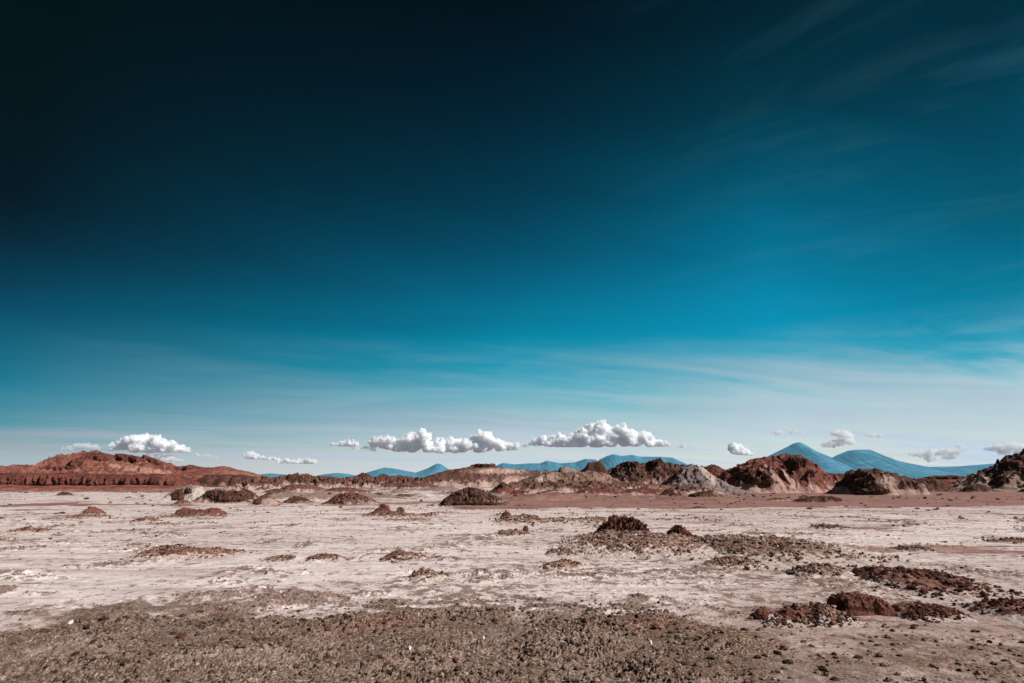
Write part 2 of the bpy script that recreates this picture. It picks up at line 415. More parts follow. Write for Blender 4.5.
    if label or kind: tag(o, label, cat, group, kind)
    if fa is not None:
        ua = np.unique(fa); ma = np.full(len(X), -1); ma[ua] = np.arange(len(ua))
        link_mesh('silt_apron', P[ua], ma[fa], M[mat], o, loc, True, {'pale': pale[ua], 'dark': dark[ua]})
    if part:                                    # a band of bare rock standing out of the slope
        m_ = dark + .35 * fbm3(P, 80 / yc, 5, sd + 40, .65)
        fp = grid_faces(ny, nx); fp = fp[up[fp].all(1) & (m_[fp].max(1) > .34)]
        if len(fp) > 12:
            up_ = np.unique(fp); mp = np.full(len(X), -1); mp[up_] = np.arange(len(up_))
            Q = P.copy(); amp = zm * pout * (sstep(.34, .75, m_) * (1.0 + 1.4 * ridged2(X * 100 / yc, (Y + 2 * Z) * 70 / yc, 5, sd + 41, .65)) - .10)
            Q[:, 1] -= amp * .8; Q[:, 2] += amp * .45; Q[:, 0] += amp * .5 * fbm3(P, 160 / yc, 4, sd + 44)
            lab_ = np.arange(len(X))                 # each connected band is a part of its own
            for _ in range(400):
                lo_ = lab_[fp].min(1); new = lab_.copy(); np.minimum.at(new, fp.ravel(), np.repeat(lo_, 4)); new = new[new]
                if (new == lab_).all(): break
                lab_ = new
            for L_ in np.unique(lab_[fp[:, 0]]):
                fl = fp[lab_[fp[:, 0]] == L_]
                if len(fl) < 14: continue
                ul = np.unique(fl); ml = np.full(len(X), -1); ml[ul] = np.arange(len(ul))
                link_mesh(part, Q[ul], ml[fl], M[pmat], o, loc, True, {'pale': pale[ul] * .4, 'dark': np.zeros(len(ul))})
    return o

# ------------------------------------------------------------------ rocks
_ico = {}
def ico(n):
    if n not in _ico:
        bm = bmesh.new(); bmesh.ops.create_icosphere(bm, subdivisions=n, radius=1)
        v = np.array([x.co[:] for x in bm.verts]); f = np.array([[y.index for y in x.verts] for x in bm.faces]); bm.free()
        _ico[n] = (v, f)
    return _ico[n]

def rock_shape(n, seed, rough=.25, planes=6, fine=.08, ff=2.2):
    v, f = ico(n); v = v.copy(); r = np.random.default_rng(seed)
    for _ in range(planes):                     # broken faces
        d = r.normal(size=3); d /= np.linalg.norm(d); k = r.uniform(.5, .85)
        s = v @ d; over = np.maximum(s - k, 0); v -= over[:, None] * d * .9
    off = r.uniform(-50, 50, 3)
    v *= (1 + rough * fbm3(v + off, 1.1, 2, seed) + fine * fbm3(v + off, ff * 2, 3, seed + 3, .6))[:, None]
    return v, f

def rock(px, py, wpx, hpx, mat, label, name='rock', cat='rock', group=None, seed=1, n=4, rough=.25, planes=6, fine=.1, ff=2.2, yaw=0, dep=.8, parent=None, sink=.25):
    """a loose rock whose foot stands at pixel-surveyed ground point, wpx wide and hpx tall"""
    X, Y = ground_at(px, py); sc_ = math.hypot(X, Y) and Y / FOC
    w, h = wpx * sc_, hpx * sc_
    v, f = rock_shape(n, seed, rough, planes, fine, ff)
    v = v / np.abs(v).max(0) * np.array([w / 2, w / 2 * dep, h * (1 + sink) / 2])
    c, s = math.cos(yaw), math.sin(yaw)
    Y2 = Y + w * dep / 2 * .6
    z = float(gh([X], [Y2])[0])
    v = np.stack([v[:, 0] * c - v[:, 1] * s + X, v[:, 0] * s + v[:, 1] * c + Y2, v[:, 2] + z + h * (1 - sink) / 2], 1)
    o = link_mesh(name, v, f, M[mat], parent, (X, Y2, z), True)
    if label: tag(o, label, cat, group)
    return o

def scatter(name, pts, sizes, mat, parent=None, loc=(0, 0, 0), n=1, seed=3, flat=.7, kinds=14, lift=.15):
    """many small irregular clods in one sheet-like mesh"""
    r = np.random.default_rng(seed)
    shapes = [rock_shape(n, seed * 100 + k, .45, 5, .25, 1.5) for k in range(kinds)]
    nf = len(shapes[0][1]); nv = len(shapes[0][0])
    N = len(pts); V = np.empty((N, nv, 3)); F = np.empty((N, nf, 3), np.int64)
    yaw = r.uniform(0, 2 * np.pi, N); k = r.integers(0, kinds, N)
    asp = r.uniform(.6, 1.3, (N, 3)); asp[:, 2] *= flat
    for i in range(N):
        v, f = shapes[k[i]]; v = v * asp[i] * sizes[i]
        c, s = math.cos(yaw[i]), math.sin(yaw[i])
        V[i, :, 0] = v[:, 0] * c - v[:, 1] * s + pts[i, 0]; V[i, :, 1] = v[:, 0] * s + v[:, 1] * c + pts[i, 1]
        V[i, :, 2] = v[:, 2] + pts[i, 2] + sizes[i] * lift
        F[i] = f + i * nv
    tone = np.repeat(r.uniform(0, 1, N), nv)
    pale = np.where(tone > .8, .35, 0); dark = np.where(tone < .3, .5, 0)
    o = link_mesh(name, V.reshape(-1, 3), F.reshape(-1, 3), M[mat], parent, loc, False, {'pale': pale, 'dark': dark})
    o['kind'] = 'stuff'
    return o

def clods_on(parent, name, region, count, smin, smax, mat, seed=5, n=1):
    """broken bits lying over a low mound: spread about the mound's own footprint"""
    r = np.random.default_rng(seed)
    me = parent.data; nv = len(me.vertices); co = np.empty(nv * 3, np.float32); me.vertices.foreach_get('co', co); co = co.reshape(-1, 3) + np.array(parent.location)
    g = gh(co[:, 0], co[:, 1]); hgt = co[:, 2] - g; ok = hgt > -.012
    n_ = fbm2(co[:, 0] * 1.6, co[:, 1] * 1.6, 4, seed, .6)
    wgt = ok * (.04 + np.clip(hgt / (hgt.max() + 1e-6), 0, 1)) * sstep(-.22, .25, n_) + 1e-9 * ok
    idx = r.choice(nv, count, p=wgt / wgt.sum()); p = co[idx] + r.normal(0, .03, (count, 3)) * [1, 1, .15]
    s = smin * (smax / smin) ** (r.random(count) ** 1.6)
    return scatter(name, p, s, mat, parent, parent.location, n, seed, .8)

# ================================================================== the far setting
def mountain(sil, Y, depth, label=None):
    _seed[0] += 7; sd = _seed[0]
    s = np.array(sil, float); SX, _, SZ = at(s[:, 0], s[:, 1], Y)
    xs = np.linspace(SX.min(), SX.max(), 260); ys = np.linspace(Y - depth, Y + depth, 70)
    X, Yg = np.meshgrid(xs, ys); X = X.ravel(); Yg = Yg.ravel()
    Zc = np.interp(X, SX, SZ)
    k = 9.0; ker = np.hanning(11); ker /= ker.sum()
    t = np.abs(Yg - Y) / depth
    zm = SZ.max()
    gul = ridged2(X * 11 / (SX.max() - SX.min() + 1) * 2 + .6 * fbm2(X / 900, Yg / 900, 3, sd + 2), Yg / depth * 1.3, 6, sd, .62)
    H = Zc * (1 - t) ** 1.3 + zm * .07 * (gul - .3) * sstep(0, .3, t) * (1 - t)
    H = H - 40 * (t > .97)
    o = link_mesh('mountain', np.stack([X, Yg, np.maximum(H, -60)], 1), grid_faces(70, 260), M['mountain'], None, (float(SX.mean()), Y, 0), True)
    tag(o, label, 'mountain', 'mountains along the horizon', 'structure')

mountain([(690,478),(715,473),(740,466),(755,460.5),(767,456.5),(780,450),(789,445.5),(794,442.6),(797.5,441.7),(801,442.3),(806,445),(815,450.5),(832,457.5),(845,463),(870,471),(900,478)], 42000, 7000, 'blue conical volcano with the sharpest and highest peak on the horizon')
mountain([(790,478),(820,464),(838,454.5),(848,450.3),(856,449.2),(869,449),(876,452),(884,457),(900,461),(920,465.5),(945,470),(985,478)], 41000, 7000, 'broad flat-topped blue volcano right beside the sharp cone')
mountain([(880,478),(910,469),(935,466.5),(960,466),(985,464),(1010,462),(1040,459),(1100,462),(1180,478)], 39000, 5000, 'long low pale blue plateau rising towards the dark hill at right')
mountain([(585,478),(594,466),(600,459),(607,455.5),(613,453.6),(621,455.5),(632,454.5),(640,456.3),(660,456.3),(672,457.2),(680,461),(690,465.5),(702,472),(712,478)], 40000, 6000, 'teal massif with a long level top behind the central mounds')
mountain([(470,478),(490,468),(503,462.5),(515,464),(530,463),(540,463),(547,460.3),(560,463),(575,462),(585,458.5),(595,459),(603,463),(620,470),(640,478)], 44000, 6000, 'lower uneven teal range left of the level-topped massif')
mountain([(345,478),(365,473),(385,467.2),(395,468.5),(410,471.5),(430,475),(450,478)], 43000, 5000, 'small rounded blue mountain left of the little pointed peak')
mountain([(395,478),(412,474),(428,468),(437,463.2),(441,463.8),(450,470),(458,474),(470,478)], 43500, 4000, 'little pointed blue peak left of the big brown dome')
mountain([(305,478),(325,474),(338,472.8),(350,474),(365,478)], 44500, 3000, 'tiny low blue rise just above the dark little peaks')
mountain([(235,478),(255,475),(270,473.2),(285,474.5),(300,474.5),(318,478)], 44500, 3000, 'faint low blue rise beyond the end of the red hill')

# ================================================================== left red hill
h1 = mound('hill', [(-150,474),(-90,470),(-40,469),(0,467),(20,466),(45,467.5),(55,468),(70,464),(84,459.5),(91,455.5),(96,451.8),(99,451),(103,453.2),(108,454.5),(113,456.5),(120,456),(130,456.5),(142,457.5),(152,460),(162,463),(174,469),(186,474),(205,480)], 487, 60, 'red_slope',
      'long rust red hill with craggy crest above a fluted cliff', 'hill', kind='structure', front=.6, a=1.4, rough=.22, freq=.55, wob=.08, flute=1.5, ffreq=.10, apron=.2, part='rocky_crest', pmat='red_cliff', pout=.10, spots=[('d',100,457,14,3.6,0,1.1),('d',128,458.5,16,2.6,5,1.0),('d',153,461,11,2.4,20,1.0),('d',76,463.5,10,2.4,-25,.9),('p',140,470,45,4,8,.5),('d',60,468,30,2.5,0,.5)], px=.5)
mound('cliff_face', [(-150,475),(-60,475),(0,473),(20,473.2),(40,474),(60,473),(80,474),(100,474.5),(120,475),(140,475),(156,474.5),(168,475),(176,478),(184,483)], 487.4, 14, 'red_cliff', parent=h1, front=.22, a=4.5, rough=.2, freq=1.0, flute=2.2, ffreq=.62, wob=.10, apron=.1, px=.42)
mound('talus_slope', [(-150,485.5),(-60,484.5),(0,484.5),(30,486),(60,484.6),(95,486),(130,484.8),(160,486),(185,487),(200,489)], 490.5, 34, 'red_slope', parent=h1, front=.8, a=1.3, rough=.5, freq=.5, wob=.12, flute=1.2, ffreq=.2, apron=.35, d0=100, px=.5)
h2 = mound('hill', [(150,478),(165,471),(172,468),(182,467),(197,465.5),(205,467),(215,466.5),(226,466),(236,468),(243,469),(252,473),(262,477),(280,480)], 486, 40, 'red_slope',
      'smaller smooth red hill right of the long craggy one', 'hill', kind='structure', front=.5, a=1.5, rough=.13, freq=.3, wob=.05, flute=1.0, ffreq=.14, apron=.2, part='rocky_crest', pmat='red_cliff', pout=.10, spots=[('d',184,467.5,14,2.4,0,1.1)], px=.5)
mound('dark_outcrop', [(200,480),(206,475.5),(220,474.5),(238,475),(252,477),(262,481)], 486.5, 12, 'dark_rock', parent=h2, front=.4, a=3, rough=.25, wob=.1, yshift=2, px=.5)

# ================================================================== middle distance mounds
G1 = 'rocky mounds across the middle distance'
def mm(*a, **k):
    k.setdefault('group', G1); return mound(*a, **k)
# back ridge of small dark peaks
mm('rock_ridge', [(250,481),(262,478),(275,478.5),(290,477),(298,474.5),(304,475),(310,478),(330,478.5),(350,479),(375,478.5),(395,478),(415,479),(430,481)], 489, 18, 'brown_mound', 'low brown ridge of broken ground from red hill to big dome', 'ridge', rough=.6, freq=1.3, wob=.2, px=.5, spots=[('p',295,486,14,3,0,.7),('p',330,487,20,2.5,0,.6)])
for s_, lab in (([(308,481),(314,475.5),(319,474.5),(325,477),(330,481)], 'small dark knob on the ridge below the faint blue rise'),
                ([(349,481),(356,475.5),(363,472.6),(370,474.5),(376,479),(380,482)], 'pointed dark knob standing highest on the low brown ridge'),
                ([(374,481),(381,474.5),(388,475),(394,478),(400,482)], 'low dark knob right of the pointed one on the ridge'),
                ([(288,481),(296,475.5),(302,474.3),(308,478),(312,482)], 'double dark knob leftmost on the low brown ridge')):
    mm('rock', s_, 486, 5, 'dark_rock', lab, 'rock', group='dark knobs along the low ridge', rough=.25, a=1.6, wob=.12, px=.4, yshift=6)
mm('rock_mound', [(380,488),(395,483),(410,482),(425,483),(440,487),(455,490)], 490, 10, 'brown_mound', 'low brown mound at the left foot of the big dome', rough=.3, wob=.12, px=.5, yshift=-3)
mm('rock_mound', [(280,489),(290,485),(300,484),(312,485),(322,489)], 492, 6, 'brown_mound', 'low broken mound beneath the double dark knob', rough=.3, wob=.12, px=.5)
mm('rock_mound', [(320,494),(328,489),(340,487.5),(350,487.5),(362,490),(370,493)], 494, 6, 'brown_mound', 'grey brown mound behind the wide rounded one', rough=.25, wob=.1, px=.5)
mm('rock_mound', [(262,495),(268,490),(276,488.5),(284,490),(291,495)], 495, 4, 'brown_mound', 'small brown hump left of the grey brown mound', rough=.3, wob=.12, px=.5)
bd = mm('rock_mound', [(400,478+9),(418,481),(430,476.5),(445,471.5),(460,468),(475,466.2),(488,466),(500,467.8),(520,470.3),(540,472),(560,473),(580,476),(600,480),(615,486)], 487.5, 24, 'brown_mound', 'largest brown dome with pebbled slopes and thin dark cap', rough=.08, freq=.9, wob=.05, px=.55, a=1.8,
   part='rock_cap', spots=[('p',500,471,30,3,0,.6),('p',520,480,30,5,0,.45),('d',483,466,20,1.2,0,.9),('d',425,481,12,6,0,.5)])
mm('rock_ridge', [(510,490),(520,484),(532,477),(545,474),(560,474),(580,473.5),(600,474),(612,478),(625,484),(640,491)], 490.5, 16, 'tan_ridge', 'tan ridge of broken rock right of the big brown dome', 'ridge', rough=.28, freq=.9, wob=.12, px=.5, part='dark_outcrop', spots=[('d',585,484,9,3,0,.8),('d',548,484,12,3,0,.6),('p',540,480,20,5,0,.4)])
mm('rock_mound', [(556,477),(560,469),(565,466.2),(572,467.2),(580,471),(588,477)], 485, 6, 'pale_mound', 'small pinkish dome with dark left edge below the teal range', rough=.08, px=.4, yshift=6, part='dark_outcrop', spots=[('d',559,471,2.5,5,20,1)])
k2 = mm('rock_block', [(578,476),(582,470),(586,466),(588,462),(592,461.2),(600,461.3),(603,463),(605,468),(609,473),(612,477)], 485.5, 7, 'dark_rock', 'dark square block with a white streak on its left face', 'rock', rough=.15, a=5, px=.4, yshift=5, spots=[('p',587.5,464.5,.9,2.2,10,1.3)])
mm('rock_ridge', [(592,488),(602,480),(612,472),(618,466),(626,463.3),(634,463.8),(640,466),(646,464),(652,462),(658,461),(664,464),(674,465),(682,466.5),(690,472),(700,480),(712,489)], 489.5, 20, 'salted_dark', 'dark speckled rocky ridge left of the pale cone', 'ridge', rough=.25, freq=1.0, wob=.14, px=.5, front=.5, part='rock_cap', spots=[('d',630,465,12,2.5,0,.9),('d',655,464,10,2.5,0,.9),('p',650,483,18,4,-10,.25)])
mm('rock', [(590,488),(595,481),(600,478.5),(604,482),(606,488)], 489, 3, 'dark_rock', 'dark wedge of rock at the left foot of speckled ridge', 'rock', rough=.15, a=3, px=.4)
mm('rock_mound', [(655,493),(668,480),(677,472),(684,466),(690,464.2),(696,465.5),(704,469),(712,475),(722,482),(732,487),(748,492.5)], 493.5, 14, 'grey_mound', 'pale grey cone with smooth pink right flank', rough=.18, freq=1.2, wob=.08, px=.4, a=1.25, front=.5, apron=.2, part='dark_outcrop', spots=[('p',708,475,4,16,-40,.75),('d',668,486,8,3,0,.7),('d',676,476,5,6,20,.55),('p',660,488,9,4,0,.5)])  # right flank painted paler as the sunlit face, left one darker
mm('rock', [(660,495),(666,490),(672,488),(679,491),(681,496)], 497, 2.2, 'dark_rock', 'dark rock at the foot of the pale grey cone', 'rock', rough=.2, px=.4, spots=[('p',676,492,2,4,-20,.8)])
mm('rock', [(670,498.5),(673,495.5),(677,495.2),(681,499)], 499, 1.2, 'dark_rock', 'small dark lump just in front of the rock by the grey cone', 'rock', rough=.2, px=.4)
mm('rock', [(692,494),(702,491),(712,490.5),(718,494),(724,498)], 497.5, 3.5, 'dark_rock', 'flat dark tongue of rock at the right foot of grey cone', 'rock', rough=.25, px=.4, spots=[('p',716,494,5,1.5,20,.7)])
mm('rock_mound', [(698,474),(705,468),(711,464.3),(717,466.5),(724,470),(734,478),(742,488),(748,493)], 491.5, 12, 'red_mound', 'small red peak between the grey cone and the large red mound', rough=.2, wob=.1, px=.45, yshift=4, spots=[('d',718,478,6,6,30,.5)])
rm = mm('rock_mound', [(716,488),(724,474),(730,469.5),(740,465.8),(752,461),(762,459),(769,459),(774,457.2),(780,455.4),(788,455),(796,456.2),(804,458.8),(808,462),(812,468),(820,472.5),(830,478),(838,484),(846,491)], 492.5, 18, 'red_mound', 'large red mound with dark overhang and pale diagonal streak', rough=.16, freq=.9, wob=.1, px=.45, a=2.2, front=.5,
   part='dark_outcrop', spots=[('p',777,479,3.2,18,-38,1.0),('p',789,478,3,11,-42,.8),('d',755,478,18,5.5,14,1.3),('d',796,463,12,4,8,1.0),('d',810,474,7,4,0,.7),('p',750,489,18,2.5,0,.7),('p',806,484,9,5,0,.4)])  # dark spots put the overhang's shade into the colour, along with dark rock
mm('rock_ridge', [(806,480),(815,474.5),(822,473),(832,474),(840,473.2),(850,474),(858,475),(868,480)], 485.5, 8, 'dark_rock', 'low dark ridge behind gap between red mound and dark block', 'ridge', rough=.2, px=.45, yshift=14)
mm('rock', [(825,487),(829,481),(834,479.3),(840,481),(844,486)], 487, 3, 'dark_rock', 'small dark hump alone in the gap beside large red mound', 'rock', rough=.2, px=.4)
mm('rock_block', [(843,493),(848,487),(852,481),(855,475),(858,470.3),(864,469),(872,469.3),(878,471.5),(886,473),(893,474),(899,477),(907,482),(914,489)], 494.8, 10, 'salted_dark', 'dark blocky outcrop with steep left face and salt crusted right side', 'rock', rough=.22, freq=1.4, wob=.14, px=.4, a=3, front=.4, part='dark_outcrop', spots=[('d',856,484,8,8,0,1.0),('d',872,492,20,3,0,1.0),('p',890,482,13,6,15,.55)])
mm('rock_mound', [(884,492),(892,483),(900,477),(906,476.5),(912,479),(920,484),(932,490)], 491.5, 9, 'brown_mound', 'brown shoulder of ground right of the dark blocky outcrop', rough=.2, wob=.1, px=.45, yshift=3, spots=[('p',895,487,6,3,0,.5)])
mm('rock_mound', [(904,490),(911,481),(917,478),(925,479),(935,482),(945,487),(955,491)], 491.5, 7, 'dark_rock', 'black jagged outcrop in front of the low rounded red mound', rough=.3, wob=.15, px=.4)
mm('rock_mound', [(912,485),(922,479),(935,477.5),(950,476.6),(962,477.2),(972,480),(981,484),(992,490)], 490, 14, 'red_mound', 'low rounded red mound with dark rim at the far right', rough=.1, wob=.06, px=.45, yshift=5, part='rock_cap', spots=[('d',945,477.5,22,1.6,0,1.0)])
mm('rock', [(963,492),(970,486.5),(978,484.5),(986,487),(992,492)], 492.3, 4, 'dark_rock', 'dark broken rock at the left foot of steep right hill', 'rock', rough=.3, wob=.14, px=.4)
mm('rock_mound', [(970,489),(978,484),(988,477),(1000,468.5),(1012,460.5),(1022,453.5),(1036,447),(1050,444),(1066,447),(1090,458),(1120,474),(1140,488)], 491.5, 26, 'salted_dark', 'steep speckled dark hill running out of the right edge', 'hill', rough=.17, freq=.8, wob=.1, px=.5, a=1.5, part='dark_outcrop', spots=[('p',1010,475,12,6,-20,.3),('d',998,482,8,5,0,.8),('p',991,488.5,5,1.2,0,1.2)])
mm('rock_ridge', [(470,480),(500,474),(520,472),(545,473),(570,472.5),(600,471),(630,469),(660,468.5),(690,468),(706,468.5),(724,472),(740,473),(760,472),(790,473),(815,475),(840,476),(870,480)], 484, 30, 'brown_mound', 'long rugged brown ridge running behind the central mounds', 'ridge', rough=.6, freq=.8, wob=.2, px=.5, front=.6, yshift=14, spots=[('p',720,474,14,3,0,.6)])
mm('rock_ridge', [(488,494),(505,488),(522,484.5),(540,486),(556,483),(575,485),(592,481.5),(612,484.5),(632,482),(652,485),(676,486.5),(700,488),(722,493)], 494, 8, 'brown_mound', 'low broken red ridge between the tan ridge and red plain', 'ridge', rough=.5, freq=1.0, wob=.2, px=.5, spots=[('p',560,490,30,2.5,0,.5),('p',640,489,20,2.5,0,.6)])
# nearer domes on the salt
mm('rock_mound', [(435,507),(442,502),(450,496),(458,491.5),(466,488.8),(474,488.6),(484,491),(493,496),(500,499),(508,502),(516,506)], 505.5, 3.4, 'salted_dark', 'grey brown pebbled dome alone on the salt below big dome', rough=.34, freq=6, wob=.14, px=.36, a=1.7, apron=.3, part='dark_outcrop', spots=[('d',447,503,6,5,0,1.0),('d',476,504,30,2.2,0,.9)])
mm('rock_mound', [(482,497),(490,491),(497,486),(503,483),(508,486),(514,492),(520,497)], 497, 4, 'red_mound', 'reddish hump with a dark tip right behind pebbled dome', rough=.2, px=.45, part='rock_cap', spots=[('d',503,485,4,3,0,1)])
mm('rock_mound', [(508,500),(514,496),(520,494.5),(528,496.5),(538,500)], 499.5, 3, 'red_mound', 'low dark red swell right of the pebbled dome', rough=.2, px=.45, spots=[('d',516,497.5,6,2.5,0,1)])
mm('rock_mound', [(570,496),(585,491.5),(600,490.5),(616,492),(625,496)], 495.5, 5, 'red_mound', 'low red swell on the plain below the tan ridge', rough=.15, px=.5)
mm('rock_mound', [(600,495),(630,491),(650,488.5),(668,490),(690,495)], 496, 7, 'red_mound', 'wide low red swell left of the grey cone', rough=.1, px=.5, yshift=2)
mm('rock', [(793,503),(800,499),(812,496.5),(826,496),(836,497.5),(841,501.5)], 502.3, 2.2, 'dark_rock', 'flat dark slab lying on the red plain below the gap', 'rock', rough=.15, px=.4, a=4)
mm('rock', [(690,509),(698,506.5),(704,507),(708,509)], 508.8, .8, 'dark_clod', 'thin dark red slab on the red plain at centre right', 'rock', rough=.2, px=.4, a=4)
mm('rock', [(768,500),(775,497.5),(783,498),(790,500.5)], 500.6, 1.3, 'red_mound', 'thin reddish swell left of the flat dark slab', 'rock', rough=.2, px=.4)
mm('rock_mound', [(320,504),(328,501),(336,496.5),(344,493.6),(352,493),(360,495),(368,499),(378,503),(384,505)], 504.5, 3.2, 'brown_mound', 'wide rounded brown mound left of the twin-knobbed lump', rough=.34, freq=6, wob=.14, px=.36, a=1.6, apron=.3, part='dark_outcrop', spots=[('d',334,502,8,3,0,.6)])
mm('rock_mound', [(282,504),(288,500),(294,496.3),(300,497),(306,499.5),(313,504)], 503.5, 2.2, 'dark_rock', 'small dark mound standing in front of low broken mounds', rough=.25, wob=.12, px=.4)
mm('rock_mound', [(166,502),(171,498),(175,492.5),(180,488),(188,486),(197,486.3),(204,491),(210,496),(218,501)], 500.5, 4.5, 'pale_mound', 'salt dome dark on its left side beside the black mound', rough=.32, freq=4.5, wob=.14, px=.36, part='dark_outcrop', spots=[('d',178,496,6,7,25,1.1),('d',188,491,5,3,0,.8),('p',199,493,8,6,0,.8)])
mm('rock_mound', [(196,501),(204,496),(212,491),(222,487.5),(232,486.4),(240,487.6),(246,492),(252,499),(258,503)], 503, 4.5, 'salted_dark', 'black mound with a dusting of salt on its top', rough=.34, freq=5, wob=.14, px=.36, a=1.6, part='dark_outcrop', spots=[('p',228,488.5,14,2.2,0,.9),('d',230,497,22,5,0,1.2),('d',212,495,6,4,0,.9)])
mm('rock', [(250,506),(256,500.5),(262,497),(268,497),(274,500),(280,505)], 505.5, 2.4, 'salted_dark', 'dark edged salt hump right of the black mound', 'rock', rough=.2, px=.4, part='dark_outcrop', spots=[('d',257,502,4,3,0,1),('p',270,502,7,4,0,1)])
mm('rock', [(174,504),(180,499.5),(186,500.5),(190,504)], 504, 1.2, 'dark_clod', 'small dark red lump in front of the salt dome', 'rock', rough=.25, px=.4)
mm('rock', [(56,496),(62,491.5),(68,492),(72,496)], 495.5, 1.5, 'dark_rock', 'small dark stone on the salt beneath the red cliff', 'rock', rough=.25, px=.4)

# small hummocks of broken ground between the ridge and the near domes
G5 = 'small brown hummocks among the broken ground left of the big dome'; G6 = 'small hummocks at the foot of the tan ridge'
_r = random.Random(5)
for i, (hx, hy, hw, hh) in enumerate([(272,484,20,4.5),(300,481,24,4),(338,482,30,4.5),(372,482,30,5),(402,480,24,4),(268,499,16,4.5),(312,491,22,4),(352,486,22,3.5),(388,488,34,5),(415,491,26,3.5),(430,487,30,4.5),(262,490,14,3.5),(333,498,12,2.6),(300,488,22,4),(378,496,16,2.4),(452,494,18,3),(408,498,26,3)]):
    sl_ = [(hx - hw * .6, hy + 1), (hx - hw * .35, hy - hh * _r.uniform(.4, .8)), (hx - hw * .1, hy - hh * _r.uniform(.8, 1.1)), (hx + hw * .15, hy - hh * _r.uniform(.7, 1)), (hx + hw * .38, hy - hh * _r.uniform(.35, .6)), (hx + hw * .6, hy + 1)]
    mm('hummock', sl_, max(hy, 485.5), max(3, hh * .8), _r.choice(['brown_mound', 'dark_rock', 'brown_mound', 'salted_dark']), 'small low brown hummock among broken ground left of the big dome', 'mound', group=G5, rough=.4, wob=.2, px=.45, yshift=0 if hy > 486 else 8)
for i, (hx, hy, hw, hh) in enumerate([(532,488,26,5),(560,489,30,4.5),(548,495,34,3),(582,490,20,4),(528,497,18,3),(642,492,24,4),(625,488,22,4)]):
    sl_ = [(hx - hw * .6, hy + 1), (hx - hw * .35, hy - hh * _r.uniform(.4, .8)), (hx - hw * .1, hy - hh * _r.uniform(.8, 1.1)), (hx + hw * .15, hy - hh * _r.uniform(.7, 1)), (hx + hw * .38, hy - hh * _r.uniform(.35, .6)), (hx + hw * .6, hy + 1)]
    mm('hummock', sl_, hy, max(3, hh * .8), _r.choice(['brown_mound', 'salted_dark', 'red_mound']), 'small low hummock at the foot of the tan ridge', 'mound', group=G6, rough=.4, wob=.2, px=.45)

# ================================================================== clouds
def cloud_material(name, density):
    m = bpy.data.materials.new(name); m.use_nodes = True; t = m.node_tree
    t.nodes.remove(t.nodes['Principled BSDF']); o = t.nodes['Material Output']
    v = t.nodes.new('ShaderNodeVolumePrincipled'); v.inputs['Color'].default_value = (1, 1, 1, 1)
    v.inputs['Density'].default_value = density; v.inputs['Anisotropy'].default_value = 0
    t.links.new(v.outputs[0], o.inputs['Volume'])
    return m
M['cloud'] = cloud_material('cloud_vapour', .013)
M['thin_cloud'] = cloud_material('thin_cloud_vapour', .004)

def cloud(lobes, label, seed, Y=56000, mat='cloud', puffs=9, floor=None, vox=.36):
    r = np.random.default_rng(seed); k = Y / FOC
    bm = bmesh.new()
    def ball(x, y, z, rad):
        q = bmesh.ops.create_icosphere(bm, subdivisions=2, radius=1)
        sx = r.uniform(.95, 1.25) * (2.0 if mat == 'thin_cloud' else 1)
        for v in q['verts']: v.co = (x + v.co.x * rad * sx, y + v.co.y * rad, z + v.co.z * rad * .9)
    lobes = list(lobes) + [((p[0] + q[0]) / 2, (p[1] + q[1]) / 2 + .4, (p[2] + q[2]) / 2 * .95) for p, q in zip(lobes[:-1], lobes[1:]) if math.hypot(p[0] - q[0], p[1] - q[1]) < 14]
    extra = [(a + r.uniform(-1, 1), min(floor - q * .45, b + q * .9), q * .85) for a, b, q in lobes] if floor else []
    for (px, py, rp) in list(lobes) + extra:
        x, _, z = at(px, py, Y); rad = rp * k
        y = Y + r.uniform(-1, 1) * rad * .8
        ball(x, y, z, rad)
        for _ in range(puffs):
            th = r.uniform(0, 2 * math.pi); el = r.uniform(-.25, 1.3); q = rad * r.uniform(.18, .55)
            ball(x + rad * math.cos(th) * math.cos(el), y + rad * math.sin(th) * math.cos(el), z + rad * .85 * math.sin(el), q)
    me = bpy.data.meshes.new('t'); bm.to_mesh(me); bm.free()
    to = bpy.data.objects.new('t', me); COL.objects.link(to)
    md = to.modifiers.new('r', 'REMESH'); md.mode = 'VOXEL'; md.voxel_size = vox * k
    dg = bpy.context.evaluated_depsgraph_get(); ev = to.evaluated_get(dg); em = ev.to_mesh()
    n = len(em.vertices); co = np.empty(n * 3, np.float32); em.vertices.foreach_get('co', co); co = co.reshape(-1, 3).astype(float)
    no = np.empty(n * 3, np.float32); em.vertices.foreach_get('normal', no); no = no.reshape(-1, 3)
    em.calc_loop_triangles(); nt = len(em.loop_triangles); tr = np.empty(nt * 3, np.int32); em.loop_triangles.foreach_get('vertices', tr); tr = tr.reshape(-1, 3)
    ev.to_mesh_clear(); bpy.data.objects.remove(to)
    if floor is not None:                       # the level condensation base of a cumulus
        fz = at(512, floor, Y)[2]; low = co[:, 2] < fz
        co[low, 2] = fz + (co[low, 2] - fz) * .4
    up_ = np.clip(.35 + 1.0 * no[:, 2:3], .3, 1.) if floor else 1.
    co += up_ * no * (k * 3.0 * (np.abs(fbm3(co, 1 / (4.6 * k), 5, seed, .66)) * 2 - .42))[:, None]
    o = link_mesh('cloud', co, tr, M[mat], None, tuple(co.mean(0)), True)
    tag(o, label, 'cloud', 'cumulus clouds low over the horizon')
    return o

